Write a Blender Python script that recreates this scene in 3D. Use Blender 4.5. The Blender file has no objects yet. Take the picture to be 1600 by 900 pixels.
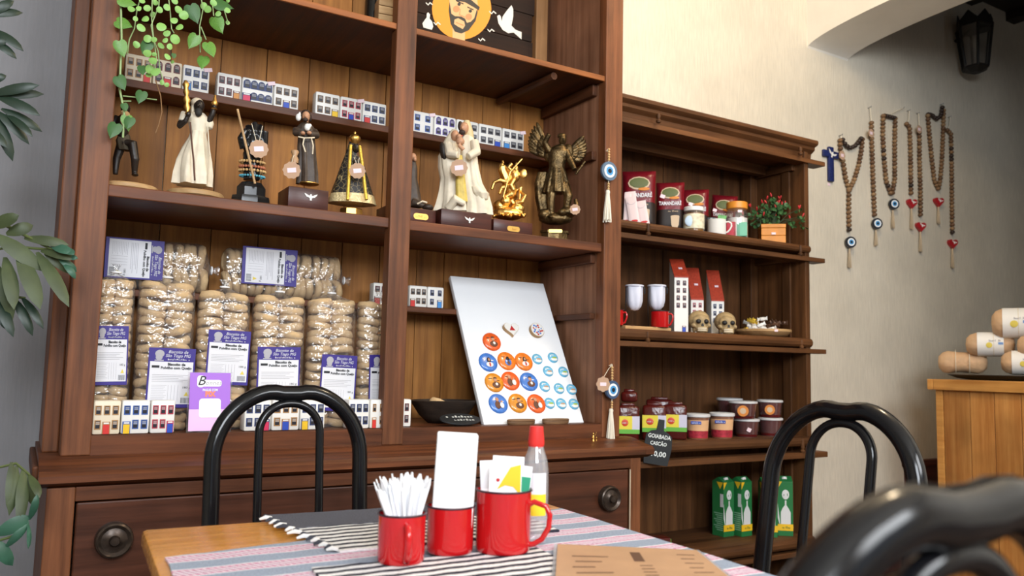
import bpy, bmesh, math, random
from math import sin, cos, pi, radians, sqrt
from mathutils import Vector, Matrix, Euler
random.seed(7)
S = bpy.context.scene
C = S.collection
# ------------------------------------------------------------------ camera
CZ = 1.05                       # eye height above the floor
FPX = 1264.96                   # focal length in pixels of a 1600 px wide frame
YAW, PIT, ROL = 0.54387, 0.09395, 0.02222
_f = Vector((sin(YAW)*cos(PIT), cos(YAW)*cos(PIT), sin(PIT)))
_r0 = Vector((cos(YAW), -sin(YAW), 0)); _u0 = _r0.cross(_f)
_r = _r0*cos(ROL)+_u0*sin(ROL); _u = -_r0*sin(ROL)+_u0*cos(ROL)
cam = bpy.data.cameras.new('camera'); co = bpy.data.objects.new('camera', cam); C.objects.link(co)
m = Matrix((( _r.x,_u.x,-_f.x,0),(_r.y,_u.y,-_f.y,0),(_r.z,_u.z,-_f.z,CZ),(0,0,0,1)))
co.matrix_world = m
cam.sensor_fit = 'HORIZONTAL'; cam.sensor_width = 36; cam.lens = FPX/1600*36
cam.clip_start = .02
cam.dof.use_dof = True; cam.dof.focus_distance = 2.2; cam.dof.aperture_fstop = 4.5
S.camera = co
# measuring helpers: a point of the room seen at a photograph position, on a known plane
def _ray(px, py): return _f+_r*((px-800)/FPX)-_u*((py-450)/FPX)
def PY(px, py, Y):
    d = _ray(px, py); d = d*(Y/d.y); return Vector((d.x, d.y, d.z+CZ))
def PX(px, py, X):
    d = _ray(px, py); d = d*(X/d.x); return Vector((d.x, d.y, d.z+CZ))
def PZ(px, py, Z):
    d = _ray(px, py); d = d*((Z-CZ)/d.z); return Vector((d.x, d.y, d.z+CZ))
# ------------------------------------------------------------------ world, lights, exposure
vs = S.view_settings; vs.view_transform = 'Standard'; vs.look = 'None'; vs.exposure = 0.28; vs.gamma = 1
vs.use_curve_mapping = False
w = bpy.data.worlds.new('sky'); S.world = w; w.use_nodes = True
bg = w.node_tree.nodes['Background']; bg.inputs[0].default_value = (.80, .90, 1.0, 1); bg.inputs[1].default_value = .5
def area(name, loc, target, sx, sy, power, col):
    l = bpy.data.lights.new(name, 'AREA'); l.shape = 'RECTANGLE'; l.size = sx; l.size_y = sy; l.energy = power; l.color = col
    o = bpy.data.objects.new(name, l); C.objects.link(o); o.location = loc
    o.rotation_euler = (Vector(target)-Vector(loc)).to_track_quat('-Z', 'Y').to_euler(); return o
# daylight entering by the tall street openings behind the viewer
area('street_door_daylight', (-.55, -1.85, 2.55), (1.0, 2.4, 1.2), 1.5, 1.3, 105, (.88, .94, 1.0))
area('street_window_daylight', (1.75, -1.85, 2.65), (1.75, 2.4, 1.3), 1.6, 1.1, 70, (.94, .97, 1.0))
# ------------------------------------------------------------------ materials
MAT = {}
def mat(name, col, rough=.5, metal=0, spec=.5, bump=0, bscale=60, var=0, vscale=8, coat=0, trans=0, emis=0, alpha=None, ior=1.45, sub=0):
    if name in MAT: return MAT[name]
    M = bpy.data.materials.new(name); M.use_nodes = True; nt = M.node_tree; b = nt.nodes['Principled BSDF']
    b.inputs['Base Color'].default_value = (*col, 1); b.inputs['Roughness'].default_value = rough
    b.inputs['Metallic'].default_value = metal; b.inputs['Specular IOR Level'].default_value = spec
    b.inputs['Coat Weight'].default_value = coat; b.inputs['Coat Roughness'].default_value = .08
    b.inputs['Transmission Weight'].default_value = trans; b.inputs['IOR'].default_value = ior
    if emis: b.inputs['Emission Color'].default_value = (*col, 1); b.inputs['Emission Strength'].default_value = emis
    tc = None
    if var or bump:
        tc = nt.nodes.new('ShaderNodeTexCoord')
    if var:
        n = nt.nodes.new('ShaderNodeTexNoise'); n.inputs['Scale'].default_value = vscale; n.inputs['Detail'].default_value = 4
        nt.links.new(tc.outputs['Object'], n.inputs['Vector'])
        r = nt.nodes.new('ShaderNodeMapRange'); r.inputs[1].default_value = .3; r.inputs[2].default_value = .7
        r.inputs[3].default_value = 1-var; r.inputs[4].default_value = 1+var*.6
        nt.links.new(n.outputs[0], r.inputs[0])
        mx = nt.nodes.new('ShaderNodeMix'); mx.data_type = 'RGBA'; mx.blend_type = 'MULTIPLY'; mx.inputs[0].default_value = 1
        mx.inputs[6].default_value = (*col, 1); nt.links.new(r.outputs[0], mx.inputs[7])
        nt.links.new(mx.outputs[2], b.inputs['Base Color'])
    if bump:
        n = nt.nodes.new('ShaderNodeTexNoise'); n.inputs['Scale'].default_value = bscale; n.inputs['Detail'].default_value = 3
        nt.links.new(tc.outputs['Object'], n.inputs['Vector'])
        bp = nt.nodes.new('ShaderNodeBump'); bp.inputs['Strength'].default_value = bump; bp.inputs['Distance'].default_value = .004
        nt.links.new(n.outputs[0], bp.inputs['Height']); nt.links.new(bp.outputs[0], b.inputs['Normal'])
    MAT[name] = M; return M
def wood(name, c1, c2, axis='Z', rough=.42, scale=1.0, seed=0, coat=.15):
    """grain that runs along one axis; world-sized, so long boards and short ones agree"""
    if name in MAT: return MAT[name]
    M = bpy.data.materials.new(name); M.use_nodes = True; nt = M.node_tree; b = nt.nodes['Principled BSDF']; L = nt.links.new
    tc = nt.nodes.new('ShaderNodeTexCoord'); geo = nt.nodes.new('ShaderNodeNewGeometry')
    oi = nt.nodes.new('ShaderNodeObjectInfo')
    mp = nt.nodes.new('ShaderNodeMapping'); sc = {'X': (2, 38, 38), 'Y': (38, 2, 38), 'Z': (38, 38, 2)}[axis]
    mp.inputs['Scale'].default_value = tuple(v*scale for v in sc)
    ad = nt.nodes.new('ShaderNodeVectorMath'); ad.operation = 'ADD'
    ml = nt.nodes.new('ShaderNodeMath'); ml.operation = 'MULTIPLY'; ml.inputs[1].default_value = 17.3
    L(oi.outputs['Random'], ml.inputs[0]); L(geo.outputs['Position'], ad.inputs[0]); L(ml.outputs[0], ad.inputs[1])
    L(ad.outputs[0], mp.inputs[0])
    n = nt.nodes.new('ShaderNodeTexNoise'); n.inputs['Scale'].default_value = 1; n.inputs['Detail'].default_value = 6; n.inputs['Roughness'].default_value = .62
    L(mp.outputs[0], n.inputs['Vector'])
    n2 = nt.nodes.new('ShaderNodeTexNoise'); n2.inputs['Scale'].default_value = 4; n2.inputs['Detail'].default_value = 3
    L(ad.outputs[0], n2.inputs['Vector'])
    cr = nt.nodes.new('ShaderNodeValToRGB'); cr.color_ramp.elements[0].position = .30; cr.color_ramp.elements[1].position = .70
    cr.color_ramp.elements[0].color = (*c1, 1); cr.color_ramp.elements[1].color = (*c2, 1); L(n.outputs[0], cr.inputs[0])
    r = nt.nodes.new('ShaderNodeMapRange'); r.inputs[1].default_value = .3; r.inputs[2].default_value = .7; r.inputs[3].default_value = .72; r.inputs[4].default_value = 1.18
    L(n2.outputs[0], r.inputs[0])
    rr = nt.nodes.new('ShaderNodeMapRange'); rr.inputs[3].default_value = .84; rr.inputs[4].default_value = 1.14; L(oi.outputs['Random'], rr.inputs[0])
    mm = nt.nodes.new('ShaderNodeMath'); mm.operation = 'MULTIPLY'; L(r.outputs[0], mm.inputs[0]); L(rr.outputs[0], mm.inputs[1])
    mx = nt.nodes.new('ShaderNodeMix'); mx.data_type = 'RGBA'; mx.blend_type = 'MULTIPLY'; mx.inputs[0].default_value = 1
    L(cr.outputs[0], mx.inputs[6]); L(mm.outputs[0], mx.inputs[7]); L(mx.outputs[2], b.inputs['Base Color'])
    rm = nt.nodes.new('ShaderNodeMapRange'); rm.inputs[3].default_value = rough-.1; rm.inputs[4].default_value = rough+.18; L(n.outputs[0], rm.inputs[0]); L(rm.outputs[0], b.inputs['Roughness'])
    bp = nt.nodes.new('ShaderNodeBump'); bp.inputs['Strength'].default_value = .25; bp.inputs['Distance'].default_value = .002
    L(n.outputs[0], bp.inputs['Height']); L(bp.outputs[0], b.inputs['Normal'])
    b.inputs['Coat Weight'].default_value = coat*.5; b.inputs['Coat Roughness'].default_value = .25; b.inputs['Specular IOR Level'].default_value = .28
    MAT[name] = M; return M
def plaster(name, col, streak=1.0):
    M = bpy.data.materials.new(name); M.use_nodes = True; nt = M.node_tree; b = nt.nodes['Principled BSDF']; L = nt.links.new
    geo = nt.nodes.new('ShaderNodeNewGeometry'); mp = nt.nodes.new('ShaderNodeMapping'); mp.inputs['Scale'].default_value = (130, 130, 11)
    L(geo.outputs['Position'], mp.inputs[0])
    n = nt.nodes.new('ShaderNodeTexNoise'); n.inputs['Scale'].default_value = 1; n.inputs['Detail'].default_value = 5; n.inputs['Roughness'].default_value = .6; L(mp.outputs[0], n.inputs['Vector'])
    n2 = nt.nodes.new('ShaderNodeTexNoise'); n2.inputs['Scale'].default_value = 3.5; n2.inputs['Detail'].default_value = 5; L(geo.outputs['Position'], n2.inputs['Vector'])
    r = nt.nodes.new('ShaderNodeMapRange'); r.inputs[1].default_value = .3; r.inputs[2].default_value = .7; r.inputs[3].default_value = .92; r.inputs[4].default_value = 1.05; L(n2.outputs[0], r.inputs[0])
    r3 = nt.nodes.new('ShaderNodeMapRange'); r3.inputs[1].default_value = .25; r3.inputs[2].default_value = .75; r3.inputs[3].default_value = 1-.13*streak; r3.inputs[4].default_value = 1+.07*streak; L(n.outputs[0], r3.inputs[0])
    mm = nt.nodes.new('ShaderNodeMath'); mm.operation = 'MULTIPLY'; L(r.outputs[0], mm.inputs[0]); L(r3.outputs[0], mm.inputs[1])
    mx = nt.nodes.new('ShaderNodeMix'); mx.data_type = 'RGBA'; mx.blend_type = 'MULTIPLY'; mx.inputs[0].default_value = 1; mx.inputs[6].default_value = (*col, 1)
    L(mm.outputs[0], mx.inputs[7]); L(mx.outputs[2], b.inputs['Base Color'])
    bp = nt.nodes.new('ShaderNodeBump'); bp.inputs['Strength'].default_value = .45*streak; bp.inputs['Distance'].default_value = .004; L(n.outputs[0], bp.inputs['Height']); L(bp.outputs[0], b.inputs['Normal'])
    b.inputs['Roughness'].default_value = .75; MAT[name] = M; return M
def clear_plastic(name, tint=(1, 1, 1), gloss=.22, rough=.12, body=0.0, bump=.6, bscale=30):
    """thin film: see-through with a glossy sheen and a little milky body"""
    M = bpy.data.materials.new(name); M.use_nodes = True; nt = M.node_tree; L = nt.links.new
    nt.nodes.remove(nt.nodes['Principled BSDF']); out = nt.nodes['Material Output']
    t = nt.nodes.new('ShaderNodeBsdfTransparent'); t.inputs[0].default_value = (*tint, 1)
    g = nt.nodes.new('ShaderNodeBsdfGlossy'); g.inputs['Roughness'].default_value = rough
    d = nt.nodes.new('ShaderNodeBsdfDiffuse'); d.inputs[0].default_value = (.9, .9, .92, 1)
    fr = nt.nodes.new('ShaderNodeFresnel'); fr.inputs[0].default_value = 1.4
    ad = nt.nodes.new('ShaderNodeMath'); ad.operation = 'ADD'; ad.use_clamp = True; ad.inputs[1].default_value = gloss*.3
    mn = nt.nodes.new('ShaderNodeMath'); mn.operation = 'MINIMUM'; mn.inputs[1].default_value = .30; L(fr.outputs[0], mn.inputs[0]); L(mn.outputs[0], ad.inputs[0])
    m1 = nt.nodes.new('ShaderNodeMixShader'); m1.inputs[0].default_value = body; L(t.outputs[0], m1.inputs[1]); L(d.outputs[0], m1.inputs[2])
    m2 = nt.nodes.new('ShaderNodeMixShader'); L(ad.outputs[0], m2.inputs[0]); L(m1.outputs[0], m2.inputs[1]); L(g.outputs[0], m2.inputs[2])
    if bump:
        tc = nt.nodes.new('ShaderNodeTexCoord'); n = nt.nodes.new('ShaderNodeTexNoise'); n.inputs['Scale'].default_value = bscale; n.inputs['Detail'].default_value = 2
        L(tc.outputs['Object'], n.inputs['Vector']); bp = nt.nodes.new('ShaderNodeBump'); bp.inputs['Strength'].default_value = bump; bp.inputs['Distance'].default_value = .01
        L(n.outputs[0], bp.inputs['Height']); L(bp.outputs[0], g.inputs['Normal']); L(bp.outputs[0], fr.inputs['Normal'])
    L(m2.outputs[0], out.inputs[0]); MAT[name] = M; return M
# ------------------------------------------------------------------ mesh helpers
class B:
    """collects shapes, then becomes ONE mesh object"""
    def __init__(s): s.v = []; s.f = []; s.m = []; s.T = Matrix.Identity(4)
    def add(s, vs, fs, mi=0, T=None):
        T = s.T @ T if T is not None else s.T; k = len(s.v)
        s.v += [tuple(T @ Vector(v)) for v in vs]; s.f += [tuple(i+k for i in f) for f in fs]; s.m += [mi]*len(fs); return s
    def box(s, x0, x1, y0, y1, z0, z1, mi=0, bev=0, T=None):
        if bev > 0:
            bm = bmesh.new(); bmesh.ops.create_cube(bm, size=1)
            for v in bm.verts: v.co = Vector(((x0+x1)/2+v.co.x*(x1-x0), (y0+y1)/2+v.co.y*(y1-y0), (z0+z1)/2+v.co.z*(z1-z0)))
            bmesh.ops.bevel(bm, geom=bm.edges[:], offset=min(bev, .45*min(x1-x0, y1-y0, z1-z0)), segments=2, affect='EDGES', profile=.5)
            bm.verts.ensure_lookup_table(); s.add([v.co[:] for v in bm.verts], [[v.index for v in f.verts] for f in bm.faces], mi, T); bm.free(); return s
        vs = [(x, y, z) for z in (z0, z1) for y in (y0, y1) for x in (x0, x1)]
        return s.add(vs, [(0,2,3,1),(4,5,7,6),(0,1,5,4),(2,6,7,3),(0,4,6,2),(1,3,7,5)], mi, T)
    def lathe(s, prof, n=20, mi=0, T=None, fold=None, cap=True):
        vs = []; fs = []
        for (r, z) in prof:
            for i in range(n):
                a = 2*pi*i/n; rr = r*(1+(fold(a, z) if fold else 0)); vs.append((rr*cos(a), rr*sin(a), z))
        for j in range(len(prof)-1):
            for i in range(n): fs.append((j*n+i, j*n+(i+1) % n, (j+1)*n+(i+1) % n, (j+1)*n+i))
        if cap:
            fs.append(tuple(range(n-1, -1, -1))); fs.append(tuple((len(prof)-1)*n+i for i in range(n)))
        return s.add(vs, fs, mi, T)
    def cyl(s, r, z0, z1, n=20, mi=0, T=None): return s.lathe([(r, z0), (r, z1)], n, mi, T)
    def ell(s, c, rx, ry, rz, n=14, k=8, mi=0, R=None):
        T = Matrix.Translation(Vector(c)) @ (R.to_4x4() if R is not None else Matrix.Identity(4)) @ Matrix.Diagonal((rx, ry, rz, 1))
        vs = [(0, 0, -1)]; fs = []
        for j in range(1, k):
            t = -pi/2+pi*j/k
            for i in range(n): vs.append((cos(t)*cos(2*pi*i/n), cos(t)*sin(2*pi*i/n), sin(t)))
        vs.append((0, 0, 1)); e = len(vs)-1
        for i in range(n): fs.append((0, 1+(i+1) % n, 1+i)); fs.append((e, 1+(k-2)*n+i, 1+(k-2)*n+(i+1) % n))
        for j in range(k-2):
            for i in range(n): fs.append((1+j*n+i, 1+j*n+(i+1) % n, 1+(j+1)*n+(i+1) % n, 1+(j+1)*n+i))
        return s.add(vs, fs, mi, T)
    def tube(s, pts, r, n=10, mi=0, closed=False, cap=True):
        """round tube along points; r a number or one per point"""
        P = [Vector(p) for p in pts]; N = len(P); rs = r if isinstance(r, (list, tuple)) else [r]*N
        vs = []; fs = []; up = None
        for i in range(N):
            a = P[(i-1) % N] if (closed or i > 0) else P[i]; b = P[(i+1) % N] if (closed or i < N-1) else P[i]
            t = (b-a).normalized() if (b-a).length > 1e-9 else Vector((0, 0, 1))
            if up is None:
                up = t.cross(Vector((.3, .2, .93))); up = up.normalized() if up.length > 1e-4 else t.cross(Vector((1, 0, 0))).normalized()
            else:
                up = (up-t*up.dot(t)); up = up.normalized() if up.length > 1e-6 else t.orthogonal().normalized()
            q = t.cross(up)
            for k in range(n): vs.append(P[i]+(up*cos(2*pi*k/n)+q*sin(2*pi*k/n))*rs[i])
        for i in range(N if closed else N-1):
            j = (i+1) % N
            for k in range(n): fs.append((i*n+k, i*n+(k+1) % n, j*n+(k+1) % n, j*n+k))
        if cap and not closed: fs.append(tuple(range(n-1, -1, -1))); fs.append(tuple((N-1)*n+k for k in range(n)))
        return s.add([v[:] for v in vs], fs, mi)
    def prism(s, poly, y0, y1, mi=0, T=None):
        """outline in x,z extruded along y (front is y0)"""
        n = len(poly); vs = [(x, y0, z) for x, z in poly]+[(x, y1, z) for x, z in poly]
        a = sum(poly[i][0]*poly[(i+1) % n][1]-poly[(i+1) % n][0]*poly[i][1] for i in range(n))
        o = list(range(n)) if a > 0 else list(range(n))[::-1]
        fs = [tuple(o), tuple(n+i for i in o[::-1])]
        for i in range(n):
            p, q = o[i], o[(i+1) % n]; fs.append((q, p, n+p, n+q))
        return s.add(vs, fs, mi, T)
    def build(s, name, mats, parent=None, loc=None, rot=None, smooth=0, mods=()):
        me = bpy.data.meshes.new(name); me.from_pydata(s.v, [], s.f)
        if not isinstance(mats, (list, tuple)): mats = [mats]
        for q in mats: me.materials.append(q)
        if len(mats) > 1:
            for p, i in zip(me.polygons, s.m): p.material_index = i
        if smooth:
            me.polygons.foreach_set('use_smooth', [True]*len(me.polygons))
            if smooth < 180:
                try: me.set_sharp_from_angle(angle=radians(smooth))
                except Exception: pass
        me.update(); o = bpy.data.objects.new(name, me); C.objects.link(o)
        if parent is not None: o.parent = parent
        if loc is not None: o.location = loc
        if rot is not None: o.rotation_euler = rot
        for k, kw in mods:
            md = o.modifiers.new(k.lower(), k)
            for a, v in kw.items(): setattr(md, a, v)
        return o
def inst(src, name, parent=None, loc=(0, 0, 0), rot=(0, 0, 0), sc=(1, 1, 1)):
    o = bpy.data.objects.new(name, src.data if hasattr(src, 'data') else src); C.objects.link(o)
    if parent is not None: o.parent = parent
    o.location = loc; o.rotation_euler = rot; o.scale = sc; return o
def tag(o, label, cat, group=None, kind=None):
    if label: o['label'] = label
    if cat: o['category'] = cat
    if group: o['group'] = group
    if kind: o['kind'] = kind
    return o
def thing(name, label, cat, loc=(0, 0, 0), rz=0, group=None, rot=None):
    o = bpy.data.objects.new(name, None); C.objects.link(o); o.location = loc
    o.rotation_euler = rot if rot is not None else (0, 0, rz); o.empty_display_size = .05
    return tag(o, label, cat, group)
def T3(x, y, z, rx=0, ry=0, rz=0): return Matrix.Translation((x, y, z)) @ Euler((rx, ry, rz)).to_matrix().to_4x4()
_txt = {}
def text(s, size, mt, parent, loc, rot=(pi/2, 0, 0), align='CENTER', name='lettering', sx=1.0, bold=0, shear=0, width=None, space=1):
    """flat printed lettering as a thin mesh facing -Y"""
    key = (s, size, align, bold, shear, space)
    if key not in _txt:
        cu = bpy.data.curves.new('lettering', 'FONT'); cu.body = s; cu.size = size; cu.align_x = align; cu.align_y = 'CENTER'
        cu.resolution_u = 2; cu.offset = bold; cu.shear = shear; cu.space_line = .9; cu.space_character = space
        o = bpy.data.objects.new('tmp', cu); C.objects.link(o)
        dg = bpy.context.evaluated_depsgraph_get(); me = bpy.data.meshes.new_from_object(o.evaluated_get(dg))
        bpy.data.objects.remove(o); me.name = 'lettering'; _txt[key] = me
    me = _txt[key].copy(); me.materials.clear(); me.materials.append(mt)
    o = bpy.data.objects.new(name, me); C.objects.link(o); o.parent = parent; o.location = loc; o.rotation_euler = rot
    if width:
        xs = [v.co.x for v in me.vertices]; sx = width/max(1e-6, max(xs)-min(xs))
    o.scale = (sx, 1, 1); return o
def scrawl(n, size, mt, parent, loc, width, sd=0, thick=.09):
    """print or handwriting too small to read in the photograph: a line of letter-like strokes"""
    r = random.Random(sd+n); b = B(); step = width/n; t = size*thick
    for i in range(n):
        x = -width/2+step*(i+.5); h = size*r.choice((.45, .45, .7)); q = step*.30
        if r.random() < .12: continue
        b.box(x-q, x-q+t, -.0001, .0001, -size*.35, -size*.35+h); b.box(x-q, x+q, -.0001, .0001, -size*.35+h-t, -size*.35+h) if r.random() < .6 else b.box(x-q, x+q, -.0001, .0001, -size*.35, -size*.35+t)
        if r.random() < .7: b.box(x+q-t, x+q, -.0001, .0001, -size*.35, -size*.35+h*.9)
    return b.build('lettering', mt, parent, loc)
# base colours
M_post = wood('cabinet_post_wood', (.072, .0225, .0075), (.235, .083, .031), 'Z', .48)
M_cabx = wood('cabinet_rail_wood', (.052, .0150, .005), (.180, .055, .018), 'X', .45)
M_caby = wood('cabinet_depth_wood', (.045, .0145, .005), (.140, .046, .016), 'Y', .55, coat=0)
M_back = wood('cabinet_back_wood', (.205, .075, .015), (.44, .190, .047), 'Z', .55, coat=0)
M_dusty = wood('dusty_side_wood', (.15, .062, .030), (.31, .150, .085), 'Z', .6, coat=0)
M_litedge = wood('lit_edge_wood', (.19, .055, .012), (.36, .118, .028), 'X', .42)
M_s2 = wood('small_cabinet_wood', (.055, .0200, .0060), (.150, .059, .019), 'X', .55, coat=.05)
M_s2z = wood('small_cabinet_upright_wood', (.050, .0185, .0055), (.132, .053, .017), 'Z', .55, coat=0)
M_s2y = wood('small_cabinet_depth_wood', (.050, .0185, .0055), (.125, .049, .016), 'Y', .55, coat=0)
M_drawer = wood('drawer_wood', (.042, .0125, .0055), (.110, .033, .014), 'X', .40, coat=.2)
M_wall = plaster('cream_wall_plaster', (.70, .635, .52))
M_wallp = plaster('smooth_arch_plaster', (.78, .74, .66), .12)
M_ceil = wood('dark_ceiling_wood', (.018, .013, .010), (.04, .03, .022), 'Y', .6)
M_floor = wood('floor_boards', (.035, .018, .01), (.085, .045, .025), 'X', .4)
M_black = mat('black_plastic', (.012, .012, .013), .35)
M_white = mat('white_paint', (.80, .79, .76), .45)
M_gold = mat('polished_gold', (.72, .43, .12), .34, 1)
M_paper = mat('white_paper', (.86, .86, .87), .7)
M_tagp = mat('kraft_tag_paper', (.47, .30, .20), .8)
M_price = mat('pink_price_sticker', (.85, .66, .72), .7)
M_string = mat('cream_cotton_string', (.78, .70, .55), .9)
# ------------------------------------------------------------------ room shell
def struct(name, b, mt, parent=None, smooth=0):
    o = b.build(name, mt, parent, smooth=smooth); o['kind'] = 'structure'; return o
struct('wall_back', B().box(.09, 7.2, 2.73, 2.88, 0, 3.5), M_wall)
struct('wall_back_left', B().box(-2.6, .09, 2.73, 2.88, 0, 3.5), plaster('darkened_wall_plaster', (.245, .24, .25), .5))  # same back wall, its colour darkened to blue-grey left of the cabinet
struct('floor', B().box(-2.6, 7.2, -2.1, 2.88, -.08, 0), M_floor)
struct('wall_left', B().box(-2.75, -2.6, -2.1, 2.88, 0, 3.5), M_wall)
struct('wall_right', B().box(7.2, 7.35, -2.1, 2.88, 0, 3.5), M_wall)
fw = B(); x = -2.6
for a, b_, zb, zt in ((-1.3, .3, 0, 3.0), (1.15, 2.65, .9, 3.1), (4.6, 5.6, .9, 3.0)):
    fw.box(x, a, -2.08, -1.93, 0, 3.5); fw.box(a, b_, -2.08, -1.93, zt, 3.5)
    if zb > 0: fw.box(a, b_, -2.08, -1.93, 0, zb)
    x = b_
fw.box(x, 7.2, -2.08, -1.93, 0, 3.5); struct('wall_front', fw, M_wall)
struct('ceiling', B().box(-2.75, 3.43, -2.1, 2.88, 3.5, 3.6), M_wallp)
cb = B().box(3.43, 7.35, -2.1, 2.88, 3.43, 3.6)
for i in range(7): cb.box(3.9+.5*i, 4.0+.5*i, -2.1, 2.73, 3.37, 3.43)
struct('ceiling_timber', cb, M_ceil)
# low arch across the room, springing from the back wall
prof = []
for i in range(15):
    t = i/14*pi/2; prof.append((2.73-.85+.85*cos(t), 2.738+.088*sin(t)))
far = [(1.88-.85*sin(i/14*pi/2), 2.738+.088*cos(i/14*pi/2)) for i in range(1, 15)]
prof = prof+far+[(1.03, 0), (-2.08, 0), (-2.08, 3.5), (2.73, 3.5)]
ab = B(); n = len(prof); ab.add([(3.43, y, z) for y, z in prof]+[(3.76, y, z) for y, z in prof],
    [tuple(range(n)), tuple(range(2*n-1, n-1, -1))]+[((i+1) % n, i, n+i, n+(i+1) % n) for i in range(n)])
struct('wall_arch', ab, M_wallp, smooth=30)
# dark red dado on the wall beyond the arch, stepped at its end
struct('trim_1', B().box(4.18, 7.2, 2.70, 2.73, .10, .56, bev=.004).box(4.16, 7.2, 2.69, 2.73, .54, .575, bev=.006), wood('red_dado_wood', (.05, .012, .008), (.13, .03, .02), 'X', .4))
struct('baseboard_back', B().box(3.02, 7.2, 2.705, 2.73, 0, .16, bev=.004), MAT['red_dado_wood'])
# ------------------------------------------------------------------ tall china cabinet
YF, YB = 2.30, 2.71
XL0, XL1, XM0, XM1, XR0, XR1 = .1034, .170, .948, 1.016, 1.774, 1.853
ZBOT, ZA, ZB, ZH, ZN = .849, 1.4925, 2.113, 1.8656, 1.243
cab = thing('china_cabinet', 'tall dark reddish wood china cabinet with open shelves and a drawer base', 'cabinet', (0, 0, 0))
TOPZ = 2.95
B().box(XL0, XL1, YF, YF+.05, .80, TOPZ, bev=.003).build('post', M_post, cab)
B().box(XM0, XM1, YF, YF+.045, .80, TOPZ, bev=.003).build('post', M_post, cab)
B().box(XR0, XR1, YF, YF+.045, .80, TOPZ, bev=.003).build('post', M_post, cab)
B().box(.066, XL0, 2.40, 2.725, .80, TOPZ, bev=.004).box(XL0, .128, YF+.05, 2.725, .80, TOPZ).build('side_panel', M_post, cab)
B().box(XR0, XR1-.01, YF+.045, 2.725, .80, TOPZ).build('side_panel', M_dusty, cab)
seams = [.128]+[PY(p, 230, YB).x for p in (258, 338)]+[PY(p, 150, YB).x for p in (415, 482, 545, 603, 660, 702, 755, 798)]+[XR0]
for i in range(len(seams)-1):
    d = random.uniform(0, .003)
    B().box(seams[i]+.0012, seams[i+1]-.0012, YB+d, 2.722, .80, TOPZ, bev=.0015).build('back_plank', M_back, cab)
B().box(XL1-.045, XR0+.0, YF+.0125, YB, ZBOT-.03, ZBOT).build('shelf', M_cabx, cab)
B().box(XL1-.045, XR0, YF+.012, YB, ZA-.032, ZA, bev=.003).build('shelf', M_cabx, cab)
B().box(XL1-.045, XR0, YF+.016, YB, ZB-.02, ZB).build('shelf', M_caby, cab)  # shade under the top shelf is put into this darker wood colour
for xa_, xb_ in ((XL1-.045, XM0+.01), (XM1-.01, XR0)): B().box(xa_, xb_, YF+.006, YF+.016, ZB-.02, ZB, bev=.002).build('shelf_edge', M_litedge, cab)  # added strip; its orange paints in the light on the front edge
B().box(XL1-.045, XR0, 2.585, YB, ZH-.024, ZH, bev=.002).build('narrow_shelf', M_cabx, cab)
B().box(XL1-.045, XR0-.02, 2.585, YB, ZN-.02, ZN, bev=.002).build('narrow_shelf', M_cabx, cab)
B().box(.10, XR1, YF, 2.725, TOPZ, TOPZ+.03).box(.07, XR1+.012, YF-.04, 2.725, TOPZ+.03, TOPZ+.09, bev=.01).build('cornice', M_cabx, cab)
for z, h in ((ZB-.022, .042), (ZA-.034, .036), (ZH-.026, .034), (ZN-.002, .022)):
    B().box(XR0-.022, XR0, YF+.05, YB-.01, z-h, z, bev=.003).build('shelf_cleat', M_caby, cab)
    if z > 1.4: B().box(.128, .15, YF+.06, YB-.01, z-h, z, bev=.003).build('shelf_cleat', M_caby, cab)
B().tube([(1.565, YF+.03, ZB-.036), (1.545, YB-.02, ZB-.036)], .014, 8).build('shelf_batten', M_caby, cab, smooth=40)
# bottom rail and base
B().box(XL0+.001, XR1-.001, YF+.003, YF+.012, .79, ZBOT-.002).build('bottom_rail', M_cabx, cab)
pr = [(YF, .80), (YF-.03, .796), (YF-.06, .787), (YF-.085, .783), (YF-.118, .778), (YF-.128, .768), (YF-.128, .752), (YF-.10, .742), (YF-.09, .738), (2.725, .738), (2.725, .80)]
b = B(); n = len(pr); xa, xb = .058, 1.866
b.add([(xa, y, z) for y, z in pr]+[(xb, y, z) for y, z in pr], [tuple(range(n)), tuple(range(2*n-1, n-1, -1))]+[((i+1) % n, i, n+i, n+(i+1) % n) for i in range(n)])
b.build('counter_moulding', M_cabx, cab, smooth=25)
b = B(); b.add([(1.8665, y, z) for y, z in pr[:9]]+[(1.8665, 2.335, .738), (1.8665, 2.335, .80)]+[(1.905, y, z) for y, z in pr[:9]]+[(1.905, 2.335, .738), (1.905, 2.335, .80)], [tuple(range(n)), tuple(range(2*n-1, n-1, -1))]+[((i+1) % n, i, n+i, n+(i+1) % n) for i in range(n)])
b.build('counter_moulding', M_cabx, cab, smooth=25)
B().box(.045, .06, 2.24, 2.725, .742, .785, bev=.005).build('counter_moulding', M_caby, cab)
FB = 2.20
B().box(.077, .137, FB, FB+.05, .04, .738, bev=.003).build('stile', M_post, cab)
B().box(1.822, 1.868, FB, FB+.05, .04, .738, bev=.003).build('stile', M_post, cab)
B().box(.965, 1.0, FB+.002, FB+.05, .04, .70).build('stile', M_post, cab)
B().box(.077, .10, FB+.05, 2.72, .04, .738).build('base_side', M_post, cab)
B().box(1.845, 1.868, FB+.05, 2.72, .04, .738).build('base_side', M_post, cab)
B().box(.137, 1.822, FB, FB+.04, .704, .738, bev=.002).build('rail', M_cabx, cab)
B().box(.137, 1.822, FB, FB+.04, .415, .45, bev=.002).build('rail', M_cabx, cab)
B().box(.10, 1.845, FB+.05, 2.72, .0, .06).build('plinth', M_cabx, cab)
for x0, x1 in ((.137, .965), (1.0, 1.822)):
    B().box(x0+.003, x1-.003, FB+.035, FB+.05, .05, .415, bev=.002).build('lower_door', M_drawer, cab)
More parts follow.
